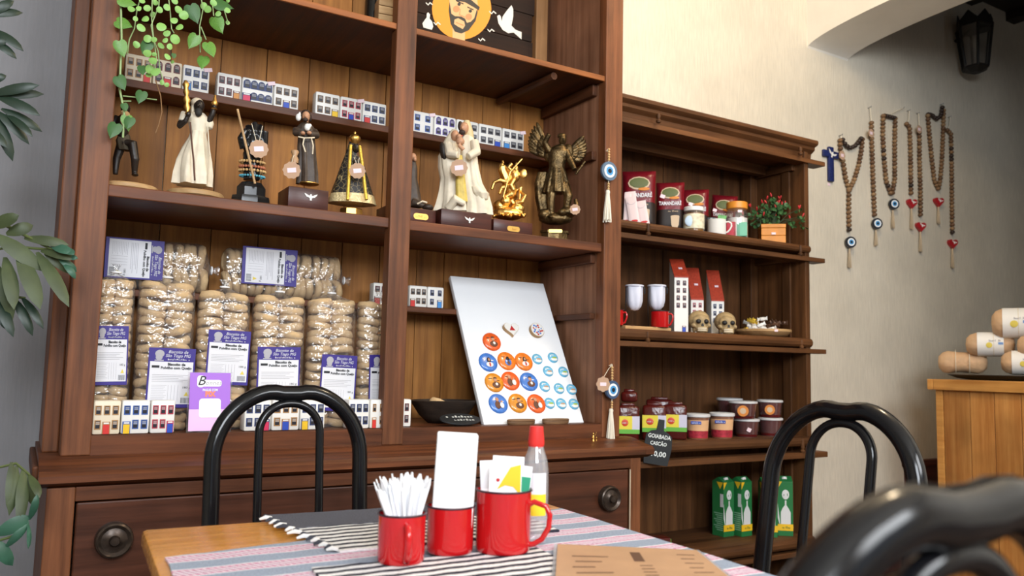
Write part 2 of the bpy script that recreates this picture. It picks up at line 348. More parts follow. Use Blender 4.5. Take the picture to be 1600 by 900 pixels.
M_crack = mat('pale_crack_filler', (.62, .50, .36), .8)
B().box(1.8195, 1.8225, FB-.001, FB+.003, .45, .70).build('filled_crack', M_crack, cab)
knob_prof = [(.001, -.030), (.010, -.030), (.012, -.026), (.013, -.022), (.020, -.018), (.029, -.016), (.033, -.019), (.037, -.022), (.041, -.019), (.043, -.010), (.043, 0)]
M_knob = mat('worn_dark_brass_wood', (.060, .042, .032), .32, .55, var=.5, vscale=60)
def knob(par, x, z, y): B().lathe(knob_prof[::-1], 28, T=Euler((pi/2, 0, 0)).to_matrix().to_4x4() @ Matrix.Diagonal((1, 1, -1, 1))).build('knob', M_knob, par, (x, y, z), smooth=40)
for x0, x1, kx in ((.137, .965, .2264), (1.0, 1.822, 1.731)):
    d = B().box(x0+.004, x1-.004, FB+.006, FB+.03, .453, .700, bev=.004).build('drawer', M_drawer, cab)
    knob(d, kx, .608, FB+.006)
# ------------------------------------------------------------------ low open shelf unit to the right
Y2, YB2 = 2.37, 2.71
SX0, SX1 = 1.872, 2.975
sc = thing('shelf_unit', 'brown open wooden shelf unit with moulded cornice beside the tall cabinet', 'shelf unit', (0, 0, 0))
B().box(SX1-.028, SX1, Y2, 2.722, 0, 2.03, bev=.003).build('side_panel', M_s2z, sc)
B().box(SX0, SX0+.022, Y2+.005, 2.722, 0, 2.03).build('side_panel', M_s2z, sc)
B().box(SX1-.075, SX1-.028, Y2+.27, 2.705, 0, 1.98, bev=.003).build('corner_post', M_s2z, sc)
B().box(SX1-.040, SX1-.028, Y2+.075, Y2+.12, 0, 1.98, bev=.003).build('side_batten', M_s2z, sc)
xs = [SX0+.022+(SX1-SX0-.05)*i/6 for i in range(7)]
for i in range(6): B().box(xs[i]+.001, xs[i+1]-.001, YB2+random.uniform(0, .003), 2.722, .05, 2.03, bev=.0012).build('back_plank', M_s2z, sc)
# cornice: rounded top, cove, fascia
pr = [(Y2-.055, 2.082), (Y2-.062, 2.076), (Y2-.062, 2.064), (Y2-.055, 2.057), (Y2-.042, 2.052), (Y2-.042, 2.040), (Y2-.030, 2.030), (Y2-.022, 2.026), (Y2-.018, 1.998), (2.72, 1.998), (2.72, 2.082)]
pr = [(y+.03, z) for y, z in pr]; pr[-1] = (2.722, 2.082); pr[-2] = (2.722, 1.998)
b = B(); n = len(pr)
b.add([(SX0, y, z) for y, z in pr]+[(SX1+.03, y, z) for y, z in pr], [tuple(range(n)), tuple(range(2*n-1, n-1, -1))]+[((i+1) % n, i, n+i, n+(i+1) % n) for i in range(n)])
b.build('cornice', M_s2, sc, smooth=25)
def level(zt, th, low, lth, overhang=.085, peg=(2.03, 2.90)):
    B().box(SX0+.022, SX1-.028, Y2+.004, YB2, zt-th, zt, bev=.003).tube([(SX0+.022, Y2+.004, zt-th*.5), (SX1-.004, Y2+.004, zt-th*.5)], th*.52, 10).build('shelf', M_s2, sc, smooth=35)
    B().box(SX0+.01, SX1+overhang, Y2-.016, Y2+.05, low-lth, low, bev=.002).build('gallery_rail', M_s2, sc)
    for px_ in peg:
        B().lathe([(.009, low), (.011, low+.008), (.006, low+.014), (.009, low+.024), (.007, zt-th*.2)], 10, T=Matrix.Translation((px_, Y2-.012, 0))).build('peg', M_s2z, sc, smooth=50)
level(1.603, .032, 1.552, .020)
level(1.192, .040, 1.146, .020)
level(.767, .040, .700, .024)
level(.345, .045, .290, .02)
B().box(SX0+.01, SX1+.095, Y2-.016, Y2+.05, 1.975, 1.995, bev=.002).build('gallery_rail', M_s2, sc)
for px_ in (2.06, 2.88):
    B().lathe([(.009, 1.995), (.011, 2.003), (.006, 2.009), (.009, 2.02), (.007, 2.03)], 10, T=Matrix.Translation((px_, Y2-.034, 0))).build('peg', M_s2z, sc, smooth=50)
for z in (1.98, 1.565):
    B().box(SX1-.05, SX1-.028, Y2+.05, YB2-.02, z-.03, z, bev=.002).build('shelf_cleat', M_s2y, sc)
B().box(SX0+.022, SX1-.03, Y2+.2, Y2+.24, 1.955, 1.998).build('top_batten', M_s2, sc)
# ------------------------------------------------------------------ table
M_tab = wood('honey_table_wood', (.60, .225, .022), (.80, .36, .05), 'X', .22, .8, coat=.4)
ZT = .75
TA = radians(-3.2); TC = Vector((.585, 1.135, 0))
tb = thing('cafe_table', 'square honey-coloured wooden cafe table with cloth mats on it', 'table', TC, TA)
HW = .405
B().box(-HW, HW, -HW, HW, ZT-.032, ZT, bev=.008).build('table_top', M_tab, tb, smooth=40)
B().box(-HW+.06, HW-.06, -HW+.06, HW-.06, ZT-.10, ZT-.032).build('apron', M_tab, tb)
for sx in (-1, 1):
    for sy in (-1, 1): B().box(sx*(HW-.075)-.025, sx*(HW-.075)+.025, sy*(HW-.075)-.025, sy*(HW-.075)+.025, 0, ZT-.032, bev=.004).build('leg', M_tab, tb)
# ------------------------------------------------------------------ bistro chairs
M_tube = mat('gloss_black_tube', (.006, .006, .007), .15, 0, .42)
M_seat = mat('black_vinyl_seat', (.016, .016, .017), .45)
def arch_pts(w, zb, zt, rc, flat=0, n=14):
    """inverted U: half width w, from zb up to zt with corner radius rc"""
    p = [(-w, 0, zb), (-w, 0, zb+(zt-rc-zb)*.5)]
    for i in range(n+1):
        a = pi-i/n*pi/2; p.append((-w+rc+rc*cos(a), 0, zt-rc+rc*sin(a)))
    for i in range(n+1):
        a = pi/2-i/n*pi/2; p.append((w-rc+rc*cos(a), 0, zt-rc+rc*sin(a)))
    p += [(w, 0, zb+(zt-rc-zb)*.5), (w, 0, zb)]; return p
def make_chair(label, loc, rz, H=.996, W=.171, R=.0182, lean=.10, wi=.071, ti=.055):
    """seat faces local -Y ... the backrest stands at local y = 0 and leans back to +Y"""
    t = thing('bistro_chair', label, 'chair', loc, rz)
    sh = Matrix(((1, 0, 0, 0), (0, 1, lean, -lean*.46), (0, 0, 1, 0), (0, 0, 0, 1)))
    b = B(); b.T = sh; pts = arch_pts(W, .44, H-R, .152)
    pts = [(x, y, z-.010*math.exp(-(x/.035)**2)*(1 if z > H-.06 else 0)) for x, y, z in pts]
    b.tube(pts, R, 18).build('back_frame', M_tube, t, smooth=60)
    b = B(); b.T = sh; b.tube(arch_pts(wi, .45, H-2*R-.012, .068), .0098, 12).build('back_loop', M_tube, t, smooth=60)
    b = B(); b.lathe([(.001, .43), (.19, .43), (.205, .44), (.205, .465), (.19, .478), (.001, .482)], 28, T=Matrix.Translation((0, -.20, 0))).build('seat', M_seat, t, smooth=50)
    for s in (-1, 1):
        B().tube([(s*W, .0, .46), (s*W, .03, .25), (s*W*1.04, .06, .014)], R*.8, 12).build('leg', M_tube, t, smooth=60)
        B().tube([(s*.15, -.33, .44), (s*.165, -.37, .25), (s*.175, -.39, .014)], R*.8, 12).build('leg', M_tube, t, smooth=60)
    B().tube([(-W, .03, .24), (-.165, -.36, .24), (.165, -.36, .24), (W, .03, .24)], .008, 8).build('stretcher', M_tube, t, smooth=60)
    return t
make_chair('glossy black tube chair behind the table, in front of the drawers', (.552, 1.855, 0), 0)
make_chair('glossy black tube chair at the right end of the table, before the shelf unit', (1.350, 1.062, 0), radians(-90), W=.167, lean=.16)
make_chair('blurred glossy black tube chair closest to the viewer', (.457, .318, 0), radians(180))

# warm ceiling lamp of the front room, above the frame
cl = thing('ceiling_lamp', 'round opal glass ceiling lamp with brass collar above the shelf unit', 'lamp', (2.25, 1.25, 3.5))
B().lathe([(.001, -.03), (.07, -.03), (.075, -.015), (.075, 0)], 24).build('collar', M_gold, cl, smooth=40)
B().lathe([(.001, -.17), (.05, -.163), (.10, -.13), (.12, -.09), (.11, -.05), (.07, -.03)], 28).build('globe', mat('lit_opal_glass', (1, .80, .52), .4, emis=6), cl, smooth=60)
l = bpy.data.lights.new('ceiling_lamp_light', 'POINT'); l.energy = 42; l.color = (1, .80, .54); l.shadow_soft_size = .13
lo = bpy.data.objects.new('ceiling_lamp_light', l); C.objects.link(lo); lo.location = (2.25, 1.25, 3.18)
# ------------------------------------------------------------------ miniature painted houses
M_house = mat('white_glazed_clay', (.80, .78, .74), .4, bump=.05, bscale=90)
M_housec = mat('cream_glazed_clay', (.76, .66, .50), .4, bump=.05, bscale=90)
M_roofred = mat('red_painted_roof', (.42, .045, .018), .55, var=.25, vscale=120)
WCOL = {'brown': (.16, .095, .05), 'ochre': (.38, .20, .07), 'blue': (.035, .10, .36), 'navy': (.025, .045, .15), 'red': (.45, .03, .06), 'maroon': (.13, .025, .03), 'grey': (.12, .12, .14), 'purple': (.09, .05, .28)}
DCOL = {'red': (.62, .03, .025), 'blue': (.02, .07, .46), 'yellow': (.80, .50, .015), 'pink': (.62, .03, .10), 'orange': (.6, .25, .05), 'sky': (.05, .25, .62)}
M_pane = mat('dark_painted_pane', (.012, .012, .02), .4)
_win = {}
def win_mesh(col, arch):
    k = (col, arch)
    if k not in _win:
        def outl(w, z0, z1):
            if not arch: return [(-w, z0), (w, z0), (w, z1), (-w, z1)]
            return [(-w, z0), (w, z0)]+[(w*cos(a), z1-w*.7+w*.9*sin(a)) for a in [i/8*pi for i in range(9)]]
        b = B(); b.prism(outl(.5, 0, 1), -.0012, .001, 0); b.prism(outl(.34, .12, .9), -.0017, 0, 1)
        b.box(-.30, .30, -.0022, 0, .5, .84, 2); b.box(-.30, .30, -.0026, 0, .66, .70, 0)
        c = WCOL[col]; o = b.build('window', [mat('painted_frame_'+col, c, .5), M_pane, mat('painted_blind_'+col, tuple(.25+.35*v for v in c), .6)])
        _win[k] = o.data; bpy.data.objects.remove(o)
    return _win[k]
_door = {}
def door_mesh(col, fr):
    if (col, fr) not in _door:
        b = B(); b.box(-.5, .5, -.0012, .001, 0, 1, 0); b.box(-.40, .40, -.0018, 0, 0, .76, 1); b.box(-.34, .34, -.0018, 0, .82, .94, 2)
        o = b.build('door', [mat('painted_frame_'+fr, WCOL[fr], .5), mat('painted_door_'+col, DCOL[col], .45), M_house]); _door[(col, fr)] = o.data; bpy.data.objects.remove(o)
    return _door[(col, fr)]
HN = 0
def house(label, x0, x1, Y, z, h=.084, wc='brown', dc='red', slot=1, arch=False, rz=0, d=.04, n=3, group='row of miniature houses', body=None, price=False):
    wd = x1-x0; t = thing('miniature_house', label, 'miniature house', ((x0+x1)/2, Y, z), rz, group)
    B().box(-wd/2+.0004, wd/2-.0004, 0, d, 0, h, bev=.005).build('house_body', body or M_house, t, smooth=40)
    ww, wh = wd*.225, h*.275
    for i in range(n):
        x = (i-(n-1)/2)*wd*.92/n
        inst(win_mesh(wc, arch), 'window', t, (x, 0, h*.575), sc=(ww, 1, wh*(1.15 if arch else 1)))
        if i == slot: inst(door_mesh(dc, wc), 'door', t, (x, 0, .0015), sc=(ww*1.25, 1, h*.36))
        else: inst(win_mesh(wc, arch), 'window', t, (x, 0, h*.15), sc=(ww, 1, wh))
    if price:
        B().box(-.012, .012, -.001, 0, -.006, .006).build('price_sticker', M_price, t, (wd*.42, -.002, h*.93), (0, radians(-14), 0))
    return t
GT = 'miniature houses on the upper narrow shelf'
def row(items, Y, py, z, h, group):
    for (a, b_, wc, dc, slot, arch, lab, *o) in items:
        k = o[0] if o else {}
        house(lab, PY(a, py+(a-300)*.22, Y).x, PY(b_, py+(b_-300)*.22, Y).x, Y, z, h, wc, dc, slot, arch, group=group, **k)
row([(195, 238, 'ochre', 'red', 2, False, 'white miniature house with ochre windows at the left end, behind trailing leaves', dict(body=M_housec)),
     (239, 284, 'maroon', 'red', 1, True, 'white miniature house with arched maroon windows behind the trailing plant', dict(body=M_housec)),
     (285, 327, 'navy', 'sky', 0, False, 'white miniature house with navy windows and sky-blue door beside the trailing plant', dict(price=True))], 2.60, 130, ZH, .083, GT)
row([(337, 375, 'maroon', 'orange', 2, False, 'white miniature house with small maroon windows, left one of the middle trio'),
     (376, 425, 'navy', 'pink', 0, True, 'white miniature house with arched navy windows and red door', dict(n=4, price=True)),
     (426, 465, 'brown', 'blue', 1, False, 'white miniature house with brown windows and blue door, above the friar statuette'),
     (491, 529, 'brown', 'yellow', 2, False, 'white miniature house with brown windows and yellow door on the upper narrow shelf'),
     (530, 564, 'red', 'blue', 1, False, 'white miniature house with red windows and blue door on the upper narrow shelf', dict(price=True)),
     (565, 602, 'navy', 'red', 0, False, 'white miniature house with navy windows and red door beside the middle post'),
     (641, 676, 'blue', 'red', 2, False, 'white miniature house half hidden by the middle post, blue window and red door', dict(price=True, n=2)),
     (677, 711, 'purple', 'pink', 2, True, 'white miniature house with arched purple windows behind the veiled couple'),
     (712, 746, 'grey', 'red', 0, False, 'white miniature house mostly hidden behind the bearded white figure'),
     (747, 783, 'grey', 'blue', 2, False, 'white miniature house with grey windows above the golden rider'),
     (784, 818, 'grey', 'sky', 0, False, 'white miniature house with grey windows at the right end of the narrow shelf', dict(price=True))], 2.612, 160, ZH, .084, GT)
GN = 'miniature houses on the lower narrow shelf'
row([(583, 616, 'maroon', 'red', 0, False, 'white miniature house peeping out left of the middle post above the biscuits'),
     (639, 667, 'brown', 'red', 0, False, 'white miniature house with brown windows and red door beside the magnet board'),
     (667.5, 693, 'navy', 'sky', 1, False, 'white miniature house with navy windows and sky-blue door touching the magnet board', dict(n=2))], 2.598, 400, ZN, .075, GN)
GB = 'miniature houses on the bottom shelf edge'
row([(143.5, 187, 'ochre', 'red', 1, False, 'cream miniature house with ochre windows at the bottom left corner of the shelves', dict(body=M_housec)),
     (188, 232, 'blue', 'yellow', 0, False, 'white miniature house with blue windows and yellow door, second from the left post'),
     (233, 271, 'red', 'blue', 2, False, 'white miniature house with red windows and blue door left of the purple sign'),
     (378, 420, 'navy', 'pink', 2, False, 'white miniature house with navy windows right of the purple sign', dict(d=.05)),
     (421, 464, 'ochre', 'blue', 1, False, 'white miniature house with ochre windows and blue door seen through the chair back'),
     (465, 504, 'navy', 'yellow', 0, False, 'white miniature house with navy windows and yellow door seen through the chair back'),
     (540, 573, 'navy', 'red', 0, False, 'white miniature house with navy windows crossed by the chair frame', dict(d=.05)),
     (574, 598, 'ochre', 'red', 0, False, 'white miniature house with ochre windows and red door left of the middle post', dict(n=2))], 2.318, 700, ZBOT, .086, GB)
house('white miniature house half hidden right of the middle post beside the dark bowl', 1.005, 1.063, 2.352, ZBOT, .085, 'maroon', 'red', 0, n=2, rz=radians(-6), group=GB)
# ------------------------------------------------------------------ biscuit packs
M_bisc = mat('baked_biscuit', (.72, .50, .27), .75, bump=.5, bscale=70, var=.28, vscale=35)
M_bag = clear_plastic('clear_biscuit_bag', gloss=.26, rough=.13, body=.045, bump=1.0, bscale=42)
M_purple = mat('purple_label_ink', (.038, .022, .23), .45)
M_lwhite = mat('white_label_paper', (.74, .74, .78), .5)
M_lgrey = mat('grey_label_print', (.42, .41, .45), .6)
M_lblack = mat('black_label_print', (.02, .02, .025), .6)
M_lgold = mat('yellow_label_print', (.75, .6, .1), .6)
ringm = []
for k in range(3):
    rnd = random.Random(k+3); b = B(); n, q = 16, 7; vs = []; fs = []
    for i in range(n):
        a = 2*pi*i/n; R_ = .74*(1+.06*sin(2*a+k)+rnd.uniform(-.04, .04)); rr = .27*(1+rnd.uniform(-.10, .10))
        for j in range(q):
            c = 2*pi*j/q; vs.append(((R_+rr*cos(c))*cos(a), (R_+rr*cos(c))*sin(a), rr*sin(c)*1.25))
    for i in range(n):
        for j in range(q): fs.append((i*q+j, ((i+1) % n)*q+j, ((i+1) % n)*q+(j+1) % q, i*q+(j+1) % q))
    o = b.add(vs, fs).build('ring_biscuit', M_bisc, smooth=180); ringm.append(o.data); bpy.data.objects.remove(o)
def label_card(par, w_, h_, loc, rot, crop=1.0):
    """purple and white card; faces -Y"""
    c = B().box(-w_/2, w_/2, 0, .0012, -h_/2, h_/2, bev=.0005).build('label_card', M_purple, par, loc, rot)
    b = B().box(-w_*.46, w_*.46, -.0006, 0, -h_*.44, h_*.27, 0)
    for i in range(5): b.box(-w_*.40, w_*(.36-.1*(i % 3)), -.0010, 0, h_*(.045-.028*i), h_*(.052-.028*i), 1)
    for i in range(10): b.box(-w_*.40, -w_*(.08+.03*(i % 3)), -.0010, 0, h_*(-.13-.028*i), h_*(-.125-.028*i), 1)
    for i in range(4): b.box(w_*(-.05+.07*i), w_*(-.044+.07*i), -.0010, 0, -h_*.40, -h_*.12, 1)
    b.box(-w_*.42, -w_*.26, -.0012, 0, h_*.165, h_*.205, 2)
    b.prism([(w_*.30, -h_*.30), (w_*.40, -h_*.30), (w_*.35, -h_*.23)], -.0012, 0, 3)
    for i in range(7): b.box(w_*(.24+.028*i), w_*(.252+.028*i), -.0012, 0, -h_*.42, -h_*.33, 2)
    b.build('label_print', [M_lwhite, M_lgrey, M_lblack, M_lgold], c)
    e = B(); e.ell((-w_*.27, -.0004, h_*.40), w_*.10, .0006, h_*.065, 12, 6).ell((-w_*.28, -.0006, h_*.34), w_*.075, .0006, h_*.05, 10, 6).box(-w_*.37, -w_*.18, -.0008, 0, h_*.28, h_*.30)
    e.build('label_emblem', M_lgrey, c)
    text('Biscoito de', h_*.075, M_lwhite, c, (w_*.12, -.0008, h_*.435), shear=.25, width=w_*.42)
    text('São Tiago MG', h_*.075, M_lwhite, c, (w_*.12, -.0008, h_*.37), shear=.25, width=w_*.54)
    scrawl(15, h_*.045, M_lwhite, c, (w_*.14, -.0008, h_*.31), w_*.48, 2, .16)
    text('Biscoito de', h_*.06, M_lblack, c, (w_*.10, -.0010, h_*.225), bold=.0005, width=w_*.38)
    text('Polvilho com Queijo', h_*.06, M_lblack, c, (w_*.10, -.0010, h_*.165), bold=.0004, width=w_*.66)
    text('180 g', h_*.05, M_lblack, c, (w_*.34, -.0012, -h_*.16), width=w_*.16)
    return c
def superell(a, rx, ry, p=3.2):
    c, s_ = cos(a), sin(a); return (rx*math.copysign(abs(c)**(2/p), c), ry*math.copysign(abs(s_)**(2/p), s_))
GP = 'bags of ring biscuits in the left bay'
def pack(label, loc, w_, h_, rz=0, rot=None, lab=None, sd=0, lean=0):
    """two columns of ring biscuits in a clear bag; stands on its base, front to -Y"""
    rnd = random.Random(sd); t = thing('biscuit_bag', label, 'biscuit bag', loc, rz, GP, rot=rot)
    R_ = w_/4*.99; th = .0235; n = round(h_/th); th = h_/n
    for s_ in (-1, 1):
        for i in range(n):
            inst(ringm[rnd.randrange(3)], 'ring_biscuit', t, (s_*R_*(1+rnd.uniform(-.05, .03)), rnd.uniform(-.004, .004), .014+th*i+rnd.uniform(-.002, .002)),
                 (radians(rnd.uniform(-11, 11)), radians(rnd.uniform(-16, 16)), rnd.uniform(0, 6.28)), (R_*1.05, R_*1.05, th*1.55))
    b = B(); N = 28; vs = []; fs = []; ry = R_*1.03+.004; rx = w_/2+.004
    prof_ = [(.90, .0), (1, .012), (1.0, h_*.5), (1.0, h_*.9), (.96, h_-.012), (.70, h_+.004), (.13, h_+.018), (.07, h_+.026), (.20, h_+.044)]
    for (k, z) in prof_:
        for i in range(N):
            x, y = superell(2*pi*i/N, rx*k, ry*k); q = .0015 if k > .8 else .002
            vs.append((x+rnd.uniform(-q, q), y+rnd.uniform(-q, q), z))
    for j in range(len(prof_)-1):
        for i in range(N): fs.append((j*N+i, j*N+(i+1) % N, (j+1)*N+(i+1) % N, (j+1)*N+i))
    fs.append(tuple(range(N-1, -1, -1))); b.add(vs, fs).build('clear_bag', M_bag, t, smooth=60)
    B().tube([(.012*cos(a), .009*sin(a), h_+.022) for a in [i/10*2*pi for i in range(10)]], .0025, 6, closed=True).build('bag_tie', M_paper, t, smooth=60)
    if lab:
        lx, lz, lw, lh = lab; label_card(t, lw, lh, (lx, -ry-.004, lz), (0, radians(rnd.uniform(-2, 2)), 0))
    return t
def stand_pack(label, a, b_, top, lab, Y=2.425, sd=0):
    x0 = PY(a, 560, Y).x; x1 = PY(b_, 560, Y).x; w_ = x1-x0; z1 = PY((a+b_)/2, top, Y-.02).z
    l = None
    if lab:
        yl = Y-w_/4-.01; p0 = PY(lab[0], lab[1], yl); p1 = PY(lab[2], lab[3], yl)
        l = ((p0.x+p1.x)/2-(x0+x1)/2, (p0.z+p1.z)/2-ZBOT, p1.x-p0.x, p0.z-p1.z)
    return pack(label, ((x0+x1)/2, Y, ZBOT), w_-.012, z1-ZBOT-.008, lab=l, sd=sd)
stand_pack('bag of ring biscuits against the left post, label turned to the post', 138, 206, 432, (150, 508, 197, 602), sd=1)
stand_pack('bag of ring biscuits with its label just left of the purple sign', 208, 300, 440, (233, 543, 301, 637), sd=2)
stand_pack('bag of ring biscuits standing right behind the purple sign', 302, 387, 455, (326, 515, 388, 602), sd=3)
stand_pack('bag of ring biscuits with its label just above the chair back', 389, 473, 462, (404, 541, 467, 630), sd=4)
stand_pack('bag of ring biscuits fifth from the left post', 475, 552, 464, (503, 554, 555, 642), sd=5)
stand_pack('bag of ring biscuits against the middle post, partly hidden by it', 554, 622, 470, (579, 554, 625, 640), sd=6)
def lie_pack(label, a, b_, py, lab, sd):
    Y = 2.628; x0 = PY(a, py, Y).x; x1 = PY(b_, py, Y).x; w_ = .148
    t = pack(label, (x0+.005, Y, ZN+w_/2+.002), w_, x1-x0-.05, rot=(0, pi/2, 0), sd=sd)
    yl = Y-w_/4-.014; p0 = PY(lab[0], lab[1], yl); p1 = PY(lab[2], lab[3], yl)
    label_card(t, .118, p1.x-p0.x, (-((p0.z+p1.z)/2-(ZN+w_/2+.002)), -w_/4-.012, (p0.x+p1.x)/2-x0-.005), (0, 0, 0)); return t
lie_pack('bag of ring biscuits lying on the narrow shelf by the left post', 170, 343, 415, (166, 372, 254, 436), 7)
lie_pack('bag of ring biscuits lying on the narrow shelf beside the middle post', 347, 548, 420, (380, 386, 463, 446), 8)
# ------------------------------------------------------------------ payment sign
sg = thing('payment_sign', 'purple and pink acrylic payment sign on the bottom shelf edge', 'sign', (0, 0, 0))
p0 = PY(297, 578, 2.312); p1 = PY(361, 676, 2.312); W_, H_ = p1.x-p0.x, .163
sg.location = ((p0.x+p1.x)/2, 2.316, ZBOT); sg.rotation_euler = (radians(-7), 0, 0)
M_acr = clear_plastic('clear_acrylic_stand', (.97, .95, .98), gloss=.25, rough=.05, body=.03, bump=0)
B().box(-W_/2, W_/2, .0, .0035, .002, H_).box(-W_/2, W_/2, .0, .05, .0, .003).build('acrylic_stand', M_acr, sg)
pr_ = B().box(-W_*.46, W_*.46, -.0015, 0, .004, H_*.985, 0).box(-W_*.46, W_*.46, -.0020, 0, H_*.38, H_*.985, 1)
def rrect(x0, x1, z0, z1, r, n=5):
    o = []
    for cx_, cz_, a0 in ((x1-r, z0+r, -pi/2), (x1-r, z1-r, 0), (x0+r, z1-r, pi/2), (x0+r, z0+r, pi)):
        for i in range(n+1): a = a0+i/n*pi/2; o.append((cx_+r*cos(a), cz_+r*sin(a)))
    return o
pr_.prism(rrect(-W_*.24, W_*.25, H_*.24, H_*.555, .008), -.0026, 0, 2)
pr_.prism(rrect(-W_*.30, -W_*.13, H_*.74, H_*.94, .008), -.0026, 0, 2).prism(rrect(-W_*.24, W_*.26, H_*.755, H_*.865, .008), -.0027, 0, 2)
pr_.build('printed_sheet', [mat('pink_sign_ink', (.85, .50, .82), .4), mat('violet_sign_ink', (.36, .13, .66), .4), M_paper], sg)
text('B', .036, M_lblack, sg, (-W_*.21, -.0032, H_*.845), shear=.3)
text('onnes', .017, M_lgrey, sg, (W_*.07, -.0032, H_*.815), shear=.2, space=1.1, width=W_*.36)
text('PAGUE COM', .009, M_paper, sg, (0, -.0026, H_*.695), bold=.0003, width=W_*.34)
text('PIX', .019, mat('orange_sign_ink', (.95, .22, .10), .4), sg, (0, -.0026, H_*.625), bold=.0012, width=W_*.24)
# ------------------------------------------------------------------ magnet board
BB0, BB1, BT0 = Vector((1.332, 2.362, ZBOT)), Vector((1.741, 2.362, ZBOT)), Vector((1.338, 2.642, CZ+.318))
lean_a = math.atan2(BT0.y-BB0.y, BT0.z-BB0.z); BL = sqrt((BT0.y-BB0.y)**2+(BT0.z-BB0.z)**2); BW = BB1.x-BB0.x
bd = thing('magnet_board', 'white metal board leaning in the right bay, set out with magnets', 'board', BB0, rot=(-lean_a, 0, 0))
M_board = mat('white_enamel_board', (.86, .88, .91), .4, spec=.3)
B().box(0, BW, 0, .018, 0, BL, bev=.002).build('board_panel', M_board, bd, smooth=40)
Rb = Euler((-lean_a, 0, 0)).to_matrix(); nb = Rb @ Vector((0, -1, 0))
def on_board(px, py):
    d = _ray(px, py); o = Vector((0, 0, CZ)); t = (BB0-o).dot(nb)/d.dot(nb); q = Rb.transposed() @ (o+d*t-BB0); return q.x, q.z
MG = {k: mat('magnet_'+k, c, .25, var=.22, vscale=60, coat=.4) for k, c in dict(orange=(.80, .20, .02), amber=(.72, .27, .02), flame=(.80, .12, .02), blue=(.06, .20, .62), sea=(.16, .48, .72)).items()}
M_skin = mat('painted_skin', (.55, .27, .15), .6); M_brn = mat('painted_brown_robe', (.13, .05, .025), .6); M_hair = mat('painted_black_hair', (.01, .008, .008), .6)
M_grn = mat('painted_green', (.30, .45, .08), .6); M_pred = mat('painted_red', (.5, .02, .02), .5)
bigr = [(180, 258, 'flame', 'friar'), (153, 410, 'blue', 'veil'), (290, 400, 'orange', 'dark'), (417, 405, 'orange', 'veil'), (198, 560, 'amber', 'friar'), (318, 547, 'flame', 'pair'), (455, 553, 'blue', 'friar'), (228, 715, 'blue', 'pair'), (372, 712, 'amber', 'friar'), (510, 715, 'flame', 'pair')]
ml = ['flame-orange round magnet with a friar, topmost and alone at left', 'blue round magnet with a long-haired white-robed figure', 'orange round magnet with a blue-cloaked dark figure', 'orange round magnet with a long-haired white-robed figure',
      'amber round magnet with a friar, left end of the middle row', 'flame-orange round magnet with friar and white dove, middle of its row', 'blue round magnet with a friar in brown', 'blue round magnet with friar and child, bottom left', 'amber round magnet with a friar in the bottom row', 'flame-orange round magnet with a pair, right end of the large ones in the bottom row']
dome = lambda r, h, n: [(r, 0), (r, h*.35), (r*.93, h*.62), (r*.72, h*.86), (r*.4, h*.97), (.0005, h)]
RX = Euler((pi/2, 0, 0)).to_matrix().to_4x4()
for (zx, zy, c, fig), lab in zip(bigr, ml):
    u, v = on_board(730+zx/4.735, 480+zy/4.735); q = Rb @ Vector((u, 0, v))+BB0
    t = thing('round_magnet', lab, 'magnet', q, rot=(-lean_a, 0, 0), group='large round magnets on the board')
    r = .0365; B().lathe(dome(r, .010, 0), 26, T=RX).build('magnet_disc', MG[c], t, smooth=60)
    f = B()
    if fig == 'friar': f.ell((.002, -.0098, -.012), .016, .0022, .012, mi=1).ell((.001, -.0105, .007), .0072, .0024, .008, mi=0).ell((.001, -.0112, .013), .0072, .0022, .0030, mi=2).ell((.003, -.0118, -.010), .005, .0014, .006, mi=3)
    elif fig == 'veil': f.ell((.0, -.010, .003), .008, .002, .013, mi=2).ell((.0, -.0113, .006), .0042, .002, .006, mi=0).ell((0, -.0105, -.012), .014, .002, .010, mi=3).ell((0, -.0118, -.013), .004, .0015, .008, mi=4)
    elif fig == 'dark': f.ell((0, -.0105, -.008), .013, .002, .014, mi=5).ell((0, -.0113, .004), .007, .002, .009, mi=2).ell((0, -.0118, -.012), .006, .0015, .008, mi=1)
    else: f.ell((-.007, -.0095, -.008), .011, .0022, .015, mi=1).ell((-.007, -.0108, .011), .0065, .0024, .0075, mi=0).ell((.008, -.0115, -.010), .008, .002, .011, mi=3).ell((.008, -.0118, .003), .004, .0015, .004, mi=0)
    for k in range(2): f.ell((-.016+.028*k, -.0085, .012-.008*k), .008, .002, .0025, mi=3 if c == 'blue' else 1)
    f.build('painted_figure', [M_skin, M_brn, M_hair, M_white, M_pred, MG['blue']], t, smooth=60)
sm = [(517, 385), (632, 375), (597, 475), (710, 480), (572, 588), (678, 603), (770, 610), (608, 712), (695, 715), (787, 718)]
sl = ['small sea-view magnet at the upper left of its cluster', 'small sea-view magnet at the top right of its cluster', 'small sea-view magnet, left one of the second row', 'small sea-view magnet, right one of the second row', 'small sea-view magnet beside the blue friar magnet', 'small sea-view magnet in the middle of the third row', 'small sea-view magnet at the right end of the third row', 'small sea-view magnet touching the bottom flame-orange magnet', 'small sea-view magnet in the middle of the bottom row', 'small sea-view magnet at the bottom right corner of the board']
